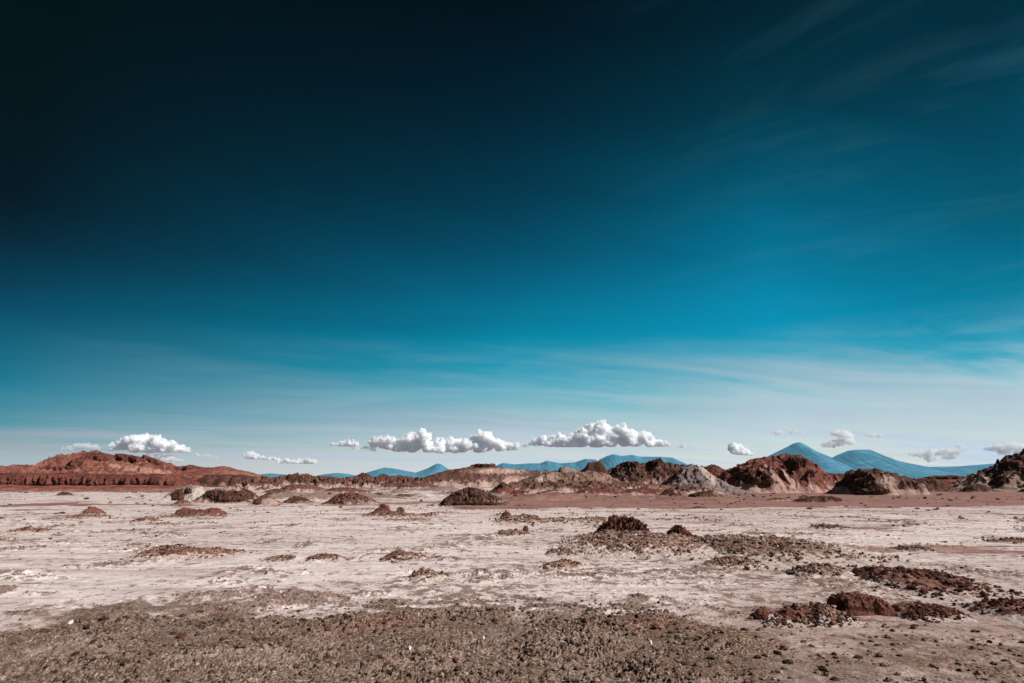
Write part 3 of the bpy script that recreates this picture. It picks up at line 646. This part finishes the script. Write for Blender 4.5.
cloud([(112,446,3),(122,443,4.5),(133,441,5.5),(143,441,6.5),(152,443,6),(160,443,6),(170,446,5),(180,449,4),(188,451,2.5),(148,449,6),(165,450,4.5),(135,448,5)], 'white puffy cloud over the crest of the long red hill', 1, floor=452)
cloud([(150,458,2.5),(160,458,3.5),(170,459,3.5),(180,461,2.2)], 'thin low cloud just above the right end of long red hill', 2, mat='thin_cloud', floor=461)
cloud([(66,449,2),(76,447,2.8),(86,446,3),(96,448,2.5)], 'faint wispy cloud left of the cloud over red hill', 3, mat='thin_cloud')
cloud([(245,455,2.2),(251,454,3.2),(258,456,2.4),(266,459,2.2),(274,460,2)], 'short white cloud with a rounded head above the right end of the smooth red hill', 4, floor=459)
cloud([(278,461,2),(288,461,2.6),(298,461,2.6),(308,461,3),(315,462,2.2)], 'thin flat white cloud low above the dark little peaks', 5, floor=463.5)
cloud([(333,444,1.8),(341,444,2.8),(350,443.5,3.2),(357,444,2.4)], 'small white cloud left of the long cloud bank', 6, floor=446)
cloud([(372,442,3.2),(380,441,4.5),(390,442,5),(400,444,5),(408,441,6),(418,437,6),(424,438,6.5),(412,448,5.5),(428,447,6),(440,444,5),(452,443,6),(462,445,5),(470,442,5),(482,437,6),(488,440,6.5),(478,446,5.5),(498,443,5),(508,445,3.5),(516,446,2.6),(440,451,5),(455,452,4)], 'long white cloud bank with two heads above the little pointed peak', 7, floor=452)
cloud([(535,441,3),(543,439,4),(552,441,4.5),(562,440,5.5),(572,440,6),(582,436,7),(592,432,7),(601,428,7),(598,438,8),(612,435,7.5),(621,430,5),(626,436,6.5),(637,437,6),(647,435,4),(650,440,5),(660,443,3),(668,444,2),(580,443,5),(565,444,4.5),(610,443,5)], 'tallest white heaped cloud above the level-topped teal massif', 8, floor=446.5)
cloud([(508,446,1.8),(515,445,2.4),(523,445.5,2.2),(531,444,2.4),(539,444.5,2)], 'thin ragged cloud joining the long bank to the tallest heap', 16, mat='thin_cloud')
cloud([(352,448,1.6),(362,447.5,2),(372,448.5,1.8)], 'thin shred of cloud at the left end of the long bank', 17, mat='thin_cloud')
cloud([(196,455,1.6),(206,456.5,2),(216,457,1.6)], 'thin shred of cloud right of the cloud over red hill', 18, mat='thin_cloud')
cloud([(672,445.5,1.5),(682,446.5,1.9),(691,447,1.4)], 'thin shred of cloud right of the tallest heaped cloud', 19, mat='thin_cloud')
cloud([(731,449,3),(737,448,4.2),(744,451,3.6),(751,454,2.4)], 'small white cloud between teal massif and the sharp volcano', 9, floor=455)
cloud([(774,433,1.6),(779,432.5,2.2)], 'tiny faint puff above left slope of the sharp volcano', 10, mat='thin_cloud', puffs=5)
cloud([(792,431.5,1.6),(798,431,2.4),(802,432,1.5)], 'tiny faint puff right over the tip of the sharp volcano', 11, mat='thin_cloud', puffs=5)
cloud([(836,433,3),(843,434,3.8),(850,436,3.2),(844,441,4),(834,444,3.5),(826,445,3),(850,443,3)], 'ragged white cloud over the saddle between the two volcanoes', 12, mat='thin_cloud')
cloud([(868,434.5,1.7),(873,435,2.2),(877,435.5,1.5)], 'tiny faint puff above the flat-topped volcano', 13, mat='thin_cloud', puffs=5)
cloud([(914,454,2.2),(924,454,3.2),(934,452,3.6),(944,451,3.8),(954,452,3.4),(963,449,2.4),(960,445,2),(930,458,3),(950,457,3)], 'faint broken cloud over the long blue plateau', 14, mat='thin_cloud')
cloud([(988,449,2.5),(998,447,3.5),(1008,446,4),(1018,447,4),(1028,449,4),(1004,452,3.5),(1020,453,3.5),(1036,448,4)], 'faint pale cloud behind the peak of right hand hill', 15, mat='thin_cloud')

# ================================================================== low rubble heaps on the salt
G2 = 'low heaps of broken crust on the salt flat'
def heap(sil, base, depth, mat, label, clods=120, smin=.012, smax=.06, name='rubble_heap', cmat=None, low=.62, **k):
    k.setdefault('rough', .13); k.setdefault('wob', .07); k.setdefault('px', .6); k.setdefault('a', 1.3); k.setdefault('b', 1.25); k.setdefault('sunk', .02)
    k.setdefault('freq', 3.2); k.setdefault('front', .62); k.setdefault('apron', .95); k.setdefault('taper', .16); k.pop('ragged', 0)
    yg = dist(base) + k['front'] * depth; gp = 479 + 1138 / yg           # the crest is a little lower than the tips of the stones on it
    sil = [(x, gp + (y - gp) * low) for x, y in sil]
    o = mound(name, sil, base, depth, mat, label, 'rubble heap', G2, **k)
    clods_on(o, 'crumbs', None, int(clods * 2.6), smin, smax * 1.25, cmat or mat, seed=_seed[0])
    return o
G3 = 'dark shaggy rocks standing on the rubble'
def crag(sil, base, depth, label, mat='dark_clod', name='rock', **k):
    k.setdefault('apron', 0); k.setdefault('rough', .42); k.setdefault('wob', .26); k.setdefault('freq', 6.0); k.setdefault('a', 2.0); k.setdefault('px', .3); k.setdefault('sunk', .05)
    return mound(name, sil, base, depth, mat, label, 'rock', None, **k)

heap([(545,552),(556,546),(570,541),(585,536),(598,531),(612,528.5),(630,528),(650,530),(668,534),(690,538),(705,541),(722,546),(745,552)], 560, 6.2, 'rubble', 'widest rubble heap carrying the dark red shaggy crest', 900, .012, .06, rough=.3)
crag([(594,537),(600,531),(606,526),(611,522),(615,519.5),(620,520.5),(625,518.5),(631,519.5),(637,522),(642,525),(646,530),(651,537)], 543, 1.5, 'dark red shaggy crest on top of the widest rubble heap', yshift=1.2)
crag([(662,542),(667,537),(671,532),(673,528),(677,526),(682,527),(684,531),(689,533),(692,538),(695,542)], 541, .9, 'dark red upright shaggy rock beside the widest rubble heap')
heap([(686,552),(698,543),(710,538),(724,535),(738,534),(752,536.5),(764,541),(774,539),(786,538.5),(800,540),(812,543.5),(826,547),(842,550),(860,553),(876,558)], 572, 7.5, 'rubble', 'long brown rubble heap tapering off to the right', 900, .012, .06)
heap([(700,566),(716,560),(735,557),(752,560),(765,568)], 570, 1.0, 'rubble', 'small grey rubble patch below the long tapering heap', 220, .01, .05)
heap([(782,580),(796,571),(812,566),(828,566),(845,571),(864,578)], 580, 1.1, 'rubble', 'flat rubble patch in front of the long tapering heap', 260, .01, .045)
heap([(482,526),(492,523),(500,519),(506,516),(514,514),(524,512.5),(534,514.5),(543,518.5),(552,518),(563,518),(574,520),(588,518),(604,517),(622,522)], 525, 3.2, 'rubble', 'thin rubble ridge with one dark knob at its left', 420, .02, .08)
crag([(500,519),(503,514.5),(506,513),(510,514),(512,518)], 521, .7, 'dark round knob on the left of thin rubble ridge', px=.35)
heap([(358,518),(368,514.5),(376,511),(388,509.5),(398,510),(408,513),(420,514),(432,512),(446,517)], 518, 2.4, 'red_rubble', 'reddish lump of rubble carrying two dark knobs', 200, .02, .07)
crag([(375,514),(378,507),(382,505.5),(386,506.5),(389,510),(392,514)], 516, .9, 'taller left knob of the pair on the reddish lump', px=.35)
crag([(396,513),(398,508),(402,507.5),(405,512)], 516, .7, 'smaller right knob of the pair on the reddish lump', px=.35)
crag([(176,516),(180,510.5),(184,507.5),(189,508),(196,510),(204,510),(211,508),(216,508),(221,511),(226,516)], 515.5, 1.4, 'long low dark crust with raised ends before the black mound', rough=.35, wob=.15)
heap([(160,518),(174,515),(200,514),(220,515),(236,518)], 518.5, 1.5, 'red_rubble', 'thin brown apron under the long low dark crust', 120, .02, .06)
crag([(78,514),(86,511.5),(90,507),(94,506),(97,509),(102,513)], 513.5, 1.0, 'little reddish stump standing alone on the left flat', mat='red_block', px=.35)
heap([(62,519),(80,514.5),(100,514),(116,518)], 518, 1.6, 'red_rubble', 'low reddish drift at the foot of the little stump', 80, .02, .06)
heap([(128,523),(140,519),(152,518),(166,523)], 523, 1.0, 'red_rubble', 'small brown heap right of the little reddish stump', 70, .02, .05)
heap([(10,532),(24,528.5),(40,529.5),(60,532)], 532.5, 1.0, 'red_rubble', 'thin brown streak of rubble at the left edge', 110, .015, .05)
heap([(134,560),(150,552),(168,546),(186,546),(200,549),(215,548),(230,552),(246,557),(256,561)], 562, 2.0, 'red_rubble', 'wide low reddish patch in the left half of the salt', 320, .01, .045, ragged=.8)
heap([(306,562),(316,557.5),(325,554),(334,556.5),(350,562)], 562, .9, 'red_rubble', 'small reddish heap right of the wide low patch', 120, .01, .04)
heap([(262,562),(272,558.5),(286,558),(300,562)], 562, .7, 'rubble', 'tiny dark heap between wide low patch and reddish heap', 80, .01, .04)
heap([(382,562),(390,554),(397,549.5),(405,553),(416,556),(434,562)], 562, 1.5, 'red_rubble', 'peaked small heap near the middle of the salt', 170, .01, .045)
heap([(408,582),(418,573.5),(425,570.5),(436,575),(450,582)], 582, .9, 'rubble', 'grey brown heap just in front of the peaked small one', 150, .008, .04)
heap([(542,557),(552,550.5),(562,548),(576,552),(590,557)], 557, 1.0, 'rubble', 'small rubble heap at the left foot of widest heap', 150, .01, .045)
heap([(540,570),(552,563),(562,560),(574,564),(584,570)], 570, .9, 'rubble', 'scattered rubble patch below the small heap at centre', 150, .01, .04, ragged=.9)
heap([(496,536),(504,532.5),(512,531),(524,532),(532,536)], 536, 1.0, 'rubble', 'low grey patch under two tiny dark rocks', 60, .015, .05)
heap([(808,528),(820,525.5),(835,526),(850,529)], 529.5, 1.3, 'red_rubble', 'thin dark streak of rubble far out on the right flat', 90, .02, .06)
heap([(885,552),(900,548),(915,547.5),(930,551)], 552, .9, 'red_rubble', 'small brown streak on bare salt at right', 80, .012, .045)
heap([(986,545),(1002,541),(1018,540),(1040,545)], 545.5, 1.4, 'red_rubble', 'brown streak of rubble at the right edge', 90, .014, .05)
heap([(858,578),(868,572),(882,570),(902,570),(922,572.5),(942,577),(960,582.5),(976,588),(990,595),(1002,600)], 603, 3.4, 'red_rubble', 'long dark reddish heap sloping down to the right', 850, .008, .05, cmat='dark_clod', ragged=.7)
heap([(748,628),(756,620),(764,614.5),(772,614.5),(782,617),(792,611),(802,606.5),(816,604),(826,607),(834,613),(846,619),(860,625)], 629, .95, 'red_rubble', 'brown broken heap left of the red block', 420, .006, .035, rough=.45, freq=4)
heap([(886,616),(898,608),(909,604.5),(921,607),(936,611),(952,617),(966,623)], 623, .85, 'red_rubble', 'dark crumbling heap right of the red block', 330, .006, .035, cmat='dark_clod', freq=4)
heap([(966,628),(982,614),(998,604),(1012,601),(1030,599),(1062,603),(1095,625)], 629, 1.5, 'red_rubble', 'dark reddish heap cut by the right edge', 520, .006, .04, cmat='dark_clod', freq=4)
mound('rock', [(836,615),(838,606),(840,599),(842,597),(850,596),(860,596.4),(872,597.6),(880,599.5),(883,604),(886,609),(889,615)], 616, .62, 'red_block', 'big angular rust red block with flat top', 'rock', front=.4, a=7, rough=.34, freq=9, wob=.16, px=.35, apron=0, sunk=.04, spots=[('d',840,607,5,7,0,.9),('d',860,609,22,2.5,4,.8)])  # dark spots paint the shade of the left face and lower front
rock(765, 622, 16, 11, 'dark_clod', 'dark notched rock at left end of the broken heap', seed=22, n=5, rough=.35, fine=.2)
rock(793, 623, 22, 12, 'dark_clod', 'dark hollow faced rock in the broken heap', seed=23, n=5, rough=.35, fine=.2)
rock(914, 612, 20, 8, 'earth_clod', 'pale topped rock on the dark crumbling heap', seed=24, n=5, rough=.3, fine=.18)
rock(526, 532, 6.5, 5.5, 'dark_clod', 'larger of two tiny dark rocks on a grey patch', seed=25)
rock(516, 532, 4.5, 3.5, 'dark_clod', 'smaller of two tiny dark rocks on a grey patch', seed=26)
rock(774, 542, 8, 6, 'dark_clod', 'dark stone on the crest of the long tapering heap', seed=27)
rock(725, 554, 7, 5, 'dark_clod', 'dark stone on the near slope of the tapering heap', seed=28)
rock(748, 572, 6, 5, 'dark_clod', 'dark stone in front of the small grey rubble patch', seed=29)
G4 = 'loose stones on the cloddy earth in front'
for i, (x, y, ww, h_, m_, lab) in enumerate([
    (612, 622, 11, 9, 'dark_clod', 'tallest black stone on the rusty rim of the near earth'),
    (638, 623, 9, 6, 'dark_clod', 'dark stone just right of the tallest black stone'),
    (585, 632, 10, 6, 'dark_clod', 'black stone left of and nearer than the tallest one'),
    (656, 634, 11, 6, 'dark_clod', 'brown black stone below the right end of the rusty rim'),
    (677, 630, 10, 5, 'earth_clod', 'lumpy grey brown stone right of the brown black one'),
    (651, 650, 5.5, 4.5, 'white_stone', 'brightest small white stone on the near earth'),
    (601, 674, 4, 5, 'earth_clod', 'small upright pale stone near the bottom centre'),
    (583, 663, 9, 5, 'dark_clod', 'flat dark stone left of the small upright pale one'),
    (385, 628, 10, 6, 'dark_clod', 'black stone on the reddest earth at left centre'),
    (341, 629, 11, 5, 'dark_clod', 'dark flat stone left of the black one on red earth'),
    (330, 635, 15, 6, 'earth_clod', 'wide earthy clod below the dark flat stone'),
    (409, 655, 6, 5, 'white_stone', 'whitish stone below the reddest earth'),
    (381, 661, 9, 5, 'dark_clod', 'dark clod left of the whitish stone'),
    (330, 664, 12, 5, 'dark_clod', 'broad dark clod low at left centre'),
    (418, 623, 3.5, 4, 'white_stone', 'tiny white chip on the rim of reddest earth'),
    (41, 639, 14, 5, 'dark_clod', 'long dark clod on the far left rim of earth'),
    (101, 627, 16, 6, 'dark_clod', 'longest dark clod where salt meets earth at left'),
    (128, 662, 17, 6, 'dark_clod', 'broad dark clod near the lower left corner'),
    (85, 667, 14, 6, 'earth_clod', 'pale earthy clod nearest the lower left corner'),
    (68, 630, 9, 6, 'white_stone', 'pale salt lump left of the longest dark clod'),
    (179, 643, 12, 7, 'dark_clod', 'blackest clod in the left of the near earth'),
    (197, 640, 11, 6, 'earth_clod', 'earthy clod touching the blackest left one'),
    (915, 631, 8, 5, 'dark_clod', 'single dark stone below the dark crumbling heap'),
    (890, 641, 10, 4, 'earth_clod', 'flat bluish grey stone below the red block'),
    (483, 644, 4, 4, 'white_stone', 'small white stone at the centre of near earth'),
    (715, 640, 8, 5, 'dark_clod', 'dark stone on smooth earth left of broken heap'),
    (975, 652, 7, 4, 'dark_clod', 'lone dark stone in the lower right corner'),
    (240, 655, 12, 6, 'earth_clod', 'rounded earthy clod between blackest clod and broad low one'),
    (455, 667, 10, 5, 'dark_clod', 'dark flattened clod at the bottom left of centre')]):
    rock(x, y, ww * .8, h_ * .8, m_, lab, name='stone', cat='stone', group=G4, seed=60 + i, n=4, rough=.5, planes=7, fine=.34, ff=2.6, sink=.4, yaw=i * 1.3)

# ------------------------------------------------------------------ countless clods and crumbs
def gravel():
    r = np.random.default_rng(7)
    N = 170000
    d = r.uniform(3.6, 10.5, N); a = r.uniform(R(-48), R(48), N)
    keep = r.random(N) < d / 10.5
    X, Y = (d * np.sin(a))[keep], (d * np.cos(a))[keep]
    _, soil, red, rust, grit, rose = gh(X, Y, True)
    px, _ = project(X, Y, X * 0)
    cl = sstep(-.25, .5, fbm2(X * 1.2, Y * 1.2, 3, 71)) * (1 - .55 * sstep(700, 820, px))
    k = r.random(len(X)) < np.clip(soil * (.10 + .75 * cl) + .06 * grit, 0, 1) * .75
    X, Y = X[k], Y[k]
    s = .0042 * (12 ** (r.random(len(X)) ** 2.6))
    o = scatter('gravel', np.stack([X, Y, gh(X, Y)], 1), s, 'earth_clod', None, (0, 6, 0), 1, 9, .75)
    tag(o, 'countless small brown clods and grit over the near earth', 'gravel')
    N = 80000
    d = np.exp(r.uniform(math.log(8.5), math.log(48), N)); a = r.uniform(R(-48), R(48), N)
    X, Y = d * np.sin(a), d * np.cos(a)
    _, soil, red, rust, grit, rose = gh(X, Y, True)
    cl = crumb(X, Y)
    k = r.random(N) < np.clip(.03 + .75 * cl + .12 * grit, 0, 1) * (1 - soil)
    X, Y, d = X[k], Y[k], d[k]
    s = .0065 * (6 ** (r.random(len(X)) ** 2)) * np.clip(d / 14, .8, 2.2)
    o = scatter('crust_crumbs', np.stack([X, Y, gh(X, Y)], 1), s, 'rubble', None, (0, 15, 0), 1, 10, .6)
    tag(o, 'scattered brown crumbs of broken crust over the salt', 'crumbs')
    N = 60000
    d = np.exp(r.uniform(math.log(36), math.log(125), N)); a = r.uniform(R(-46), R(46), N)
    X, Y = d * np.sin(a), d * np.cos(a)
    cl = sstep(.0, .4, fbm2(X * .09, Y * .06, 5, 81, .65))
    k = r.random(N) < .01 + .10 * cl
    X, Y, d = X[k], Y[k], d[k]
    s = .05 * (6 ** (r.random(len(X)) ** 2.4)) * np.clip(d / 70, .7, 1.4)
    o = scatter('scree', np.stack([X, Y, gh(X, Y)], 1), s, 'red_scree', None, (0, 60, 0), 1, 12, .6)
    tag(o, 'scattered dark red stones over the silt before the mounds', 'scree')
gravel()


# ------------------------------------------------------------------ air
def box_mesh(name, lo, hi, mat):
    x0, y0, z0 = lo; x1, y1, z1 = hi
    v = [(x0,y0,z0),(x1,y0,z0),(x1,y1,z0),(x0,y1,z0),(x0,y0,z1),(x1,y0,z1),(x1,y1,z1),(x0,y1,z1)]
    f = [(0,3,2,1),(4,5,6,7),(0,1,5,4),(1,2,6,5),(2,3,7,6),(3,0,4,7)]
    return link_mesh(name, v, f, mat, None, (0, 0, 0), False)
hm = bpy.data.materials.new('air'); hm.use_nodes = True
hm.node_tree.nodes.remove(hm.node_tree.nodes['Principled BSDF'])
hv = hm.node_tree.nodes.new('ShaderNodeVolumePrincipled')
hv.inputs['Color'].default_value = (.14, .66, 1.0, 1); hv.inputs['Density'].default_value = 0.40e-5; hv.inputs['Anisotropy'].default_value = 0
hm.node_tree.links.new(hv.outputs[0], hm.node_tree.nodes['Material Output'].inputs['Volume'])
#HAZE# 
haze = box_mesh('haze', (-95000, -95000, -75), (95000, 50600, 2650), hm)
tag(haze, 'thin bluish air between the viewer and the mountains', 'haze', kind='stuff')

# ------------------------------------------------------------------ sky and sun
SUN_EL, SUN_AZ = 39, 114
w = bpy.data.worlds.new('World'); scene.world = w; w.use_nodes = True
nt = w.node_tree; bg = nt.nodes['Background']; L = nt.links.new
sk = nt.nodes.new('ShaderNodeTexSky'); sk.sky_type = 'NISHITA'; sk.sun_disc = False
sk.sun_elevation = R(SUN_EL); sk.sun_rotation = R(SUN_AZ); sk.altitude = 2500; sk.air_density = 1; sk.dust_density = .6; sk.ozone_density = 1.5
tc = nt.nodes.new('ShaderNodeTexCoord'); sep = nt.nodes.new('ShaderNodeSeparateXYZ'); L(tc.outputs['Generated'], sep.inputs[0])
def wm(op, a, b=0., c=0., clamp=False):
    q = nt.nodes.new('ShaderNodeMath'); q.operation = op; q.use_clamp = clamp
    for v, i in ((a, 0), (b, 1), (c, 2)):
        if hasattr(v, 'is_linked'): L(v, q.inputs[i])
        else: q.inputs[i].default_value = v
    return q.outputs[0]
X_, Y_, Z_ = sep.outputs
hyp = wm('SQRT', wm('ADD', wm('MULTIPLY', X_, X_), wm('MULTIPLY', Y_, Y_)))
U_ = wm('DIVIDE', X_, wm('MAXIMUM', hyp, .001))
# thin high cloud: a sheet at one altitude, combed by the wind
inv = wm('DIVIDE', 1., wm('ADD', wm('MAXIMUM', Z_, 0.), .06))
cx, cy = wm('MULTIPLY', X_, inv), wm('MULTIPLY', Y_, inv)
def sheet(ang, sl, sw, detail, rough, dist, seed):
    c, s = math.cos(R(ang)), math.sin(R(ang))
    a_ = wm('MULTIPLY', wm('ADD', wm('MULTIPLY', cx, s), wm('MULTIPLY', cy, c)), sl)
    b_ = wm('MULTIPLY', wm('SUBTRACT', wm('MULTIPLY', cx, c), wm('MULTIPLY', cy, s)), sw)
    cb = nt.nodes.new('ShaderNodeCombineXYZ'); L(a_, cb.inputs[0]); L(b_, cb.inputs[1]); cb.inputs[2].default_value = seed
    n = nt.nodes.new('ShaderNodeTexNoise'); n.inputs['Scale'].default_value = 1; n.inputs['Detail'].default_value = detail
    n.inputs['Roughness'].default_value = rough; n.inputs['Distortion'].default_value = dist; L(cb.outputs[0], n.inputs['Vector'])
    return n.outputs['Fac']
n_a = sheet(62, .26, .8, 8, .6, .8, 3.3)
n_c = sheet(75, .5, 1.7, 7, .65, .6, 5.7)
n_b = sheet(-52, 1.3, 4.2, 8, .66, 1.0, 8.1)
zj = wm('ADD', Z_, wm('MULTIPLY', wm('SUBTRACT', wm('MULTIPLY_ADD', n_c, .45, n_a), .725), wm('MULTIPLY_ADD', U_, .09, .16)))
def ramp(fac, stops):
    q = nt.nodes.new('ShaderNodeValToRGB'); e = q.color_ramp.elements
    while len(e) < len(stops): e.new(.5)
    for el, (p, c) in zip(e, sorted(stops)): el.position = p; el.color = (*[min(1, v / 1.5) for v in c], 1)
    L(fac, q.inputs[0]); return q.outputs[0]
LEFT = [(0.556,(0.0000,0.0000,0.0000)),(0.459,(0.0000,0.0000,0.0000)),(0.349,(0.0000,0.0000,0.0065)),(0.277,(0.0000,0.0614,0.0776)),(0.227,(0.0000,0.1169,0.1449)),(0.177,(0.0000,0.1928,0.2113)),(0.126,(0.0048,0.2696,0.2836)),(0.094,(0.0686,0.2927,0.2971)),(0.075,(0.1574,0.3101,0.3219)),(0.056,(0.3429,0.3575,0.3519)),(0.037,(0.4796,0.3806,0.3756)),(0.011,(0.4668,0.4408,0.5231)),(0,(0.4668,0.4408,0.5231))]
MIDL = [(0.702,(0.0000,0.0000,0.0072)),(0.596,(0.0000,0.0700,0.0819)),(0.463,(0.0000,0.2219,0.2267)),(0.371,(0.0000,0.3911,0.4049)),(0.305,(0.0000,0.5567,0.5667)),(0.238,(0.0000,0.7916,0.7422)),(0.200,(0.1163,0.9019,0.8052)),(0.162,(0.5527,1.0105,0.8316)),(0.126,(0.9080,0.9866,0.8045)),(0.100,(1.0275,0.9213,0.7772)),(0.074,(1.1903,0.9619,0.8327)),(0.049,(1.2031,0.9484,0.8962)),(0.015,(0.9655,0.8637,0.9987)),(0,(0.9655,0.8637,0.9987))]
MRGT = [(0.655,(0.0000,0.0726,0.0768)),(0.551,(0.0000,0.2152,0.1937)),(0.424,(0.0000,0.5859,0.5597)),(0.339,(0.0000,0.8266,0.8176)),(0.278,(0.0000,0.9458,0.9121)),(0.217,(0.0000,0.9600,0.9254)),(0.182,(0.2781,1.0904,0.9389)),(0.154,(0.8281,1.1588,0.9320)),(0.115,(1.1997,1.1969,0.9490)),(0.091,(1.3921,1.2035,0.9751)),(0.068,(1.4084,1.1500,0.9879)),(0.045,(1.3296,1.0752,1.0279)),(0.014,(1.0737,0.9725,1.1414)),(0,(1.0737,0.9725,1.1414))]
RIGH = [(0.556,(0.0000,0.1104,0.1077)),(0.460,(0.0000,0.2442,0.2362)),(0.349,(0.0000,0.3748,0.3524)),(0.277,(0.0000,0.5201,0.5125)),(0.227,(0.0000,0.6366,0.6289)),(0.190,(0.0589,0.7913,0.7357)),(0.172,(0.1806,0.8518,0.7770)),(0.145,(0.6750,1.0487,0.8536)),(0.121,(1.2264,1.1642,0.9001)),(0.075,(1.2644,1.0343,0.8827)),(0.037,(1.2382,1.0140,1.0138)),(0.011,(1.0337,0.9592,1.1471)),(0,(1.0337,0.9592,1.1471))]
rl, rm_, rq, rr = ramp(zj, LEFT), ramp(zj, MIDL), ramp(zj, MRGT), ramp(zj, RIGH)
def wmix(fac, a, b, mode='MIX'):
    q = nt.nodes.new('ShaderNodeMix'); q.data_type = 'RGBA'; q.blend_type = mode
    for v, i in ((fac, 0), (a, 6), (b, 7)):
        if hasattr(v, 'is_linked'): L(v, q.inputs[i])
        else: q.inputs[i].default_value = v if np.isscalar(v) else (*v, 1)
    return q.outputs[2]
t1 = wm('MULTIPLY_ADD', U_, 1 / .69, 1., True); t2 = wm('MULTIPLY', U_, 1 / .43, 0, True); t3 = wm('MULTIPLY_ADD', U_, 1 / .26, -.43 / .26, True)
pol = wmix(t3, wmix(t2, wmix(t1, rl, rm_), rq), rr)
skyc = wmix(1.0, sk.outputs[0], pol, 'MULTIPLY')
# faint streaks of cirrus towards the sun side
st = wm('MULTIPLY', wm('MULTIPLY_ADD', n_b, 3.2, -1.6, True), wm('MULTIPLY', wm('MULTIPLY_ADD', U_, 1.5, -.1, True), wm('MULTIPLY_ADD', Z_, 6., -.7, True)))
skyc = wmix(wm('MULTIPLY', st, .12), skyc, (.75, 1.75, 2.2))
n_d = sheet(78, .5, 1.3, 8, .6, .9, 1.7)
vl = wm('MULTIPLY', wm('MULTIPLY_ADD', n_d, 3.4, -1.45, True), wm('MULTIPLY', wm('MULTIPLY_ADD', Z_, -7., 1.7, True), wm('MULTIPLY_ADD', U_, .9, .6, True)))
skyc = wmix(wm('MULTIPLY', vl, .62), skyc, (3.3, 3.9, 4.1))
L(skyc, bg.inputs[0]); bg.inputs[1].default_value = .15

sl = bpy.data.lights.new('sun', 'SUN'); sl.energy = 5.0; sl.angle = R(.53); sl.color = (1, .945, .90)
so = bpy.data.objects.new('sun', sl); COL.objects.link(so)
S = Vector((math.cos(R(SUN_EL)) * math.sin(R(SUN_AZ)), math.cos(R(SUN_EL)) * math.cos(R(SUN_AZ)), math.sin(R(SUN_EL))))
so.rotation_euler = S.to_track_quat('Z', 'Y').to_euler(); so.location = S * 50

# ------------------------------------------------------------------ render
scene.render.engine = 'CYCLES'
scene.render.resolution_x, scene.render.resolution_y = W, HH
cy_ = scene.cycles
cy_.max_bounces = 48; cy_.diffuse_bounces = 5; cy_.volume_bounces = 40; cy_.transparent_max_bounces = 24
cy_.use_denoising = True; cy_.sample_clamp_indirect = 0
vs = scene.view_settings; vs.view_transform = 'Standard'; vs.look = 'None'; vs.exposure = .2; vs.gamma = 1; vs.use_curve_mapping = False
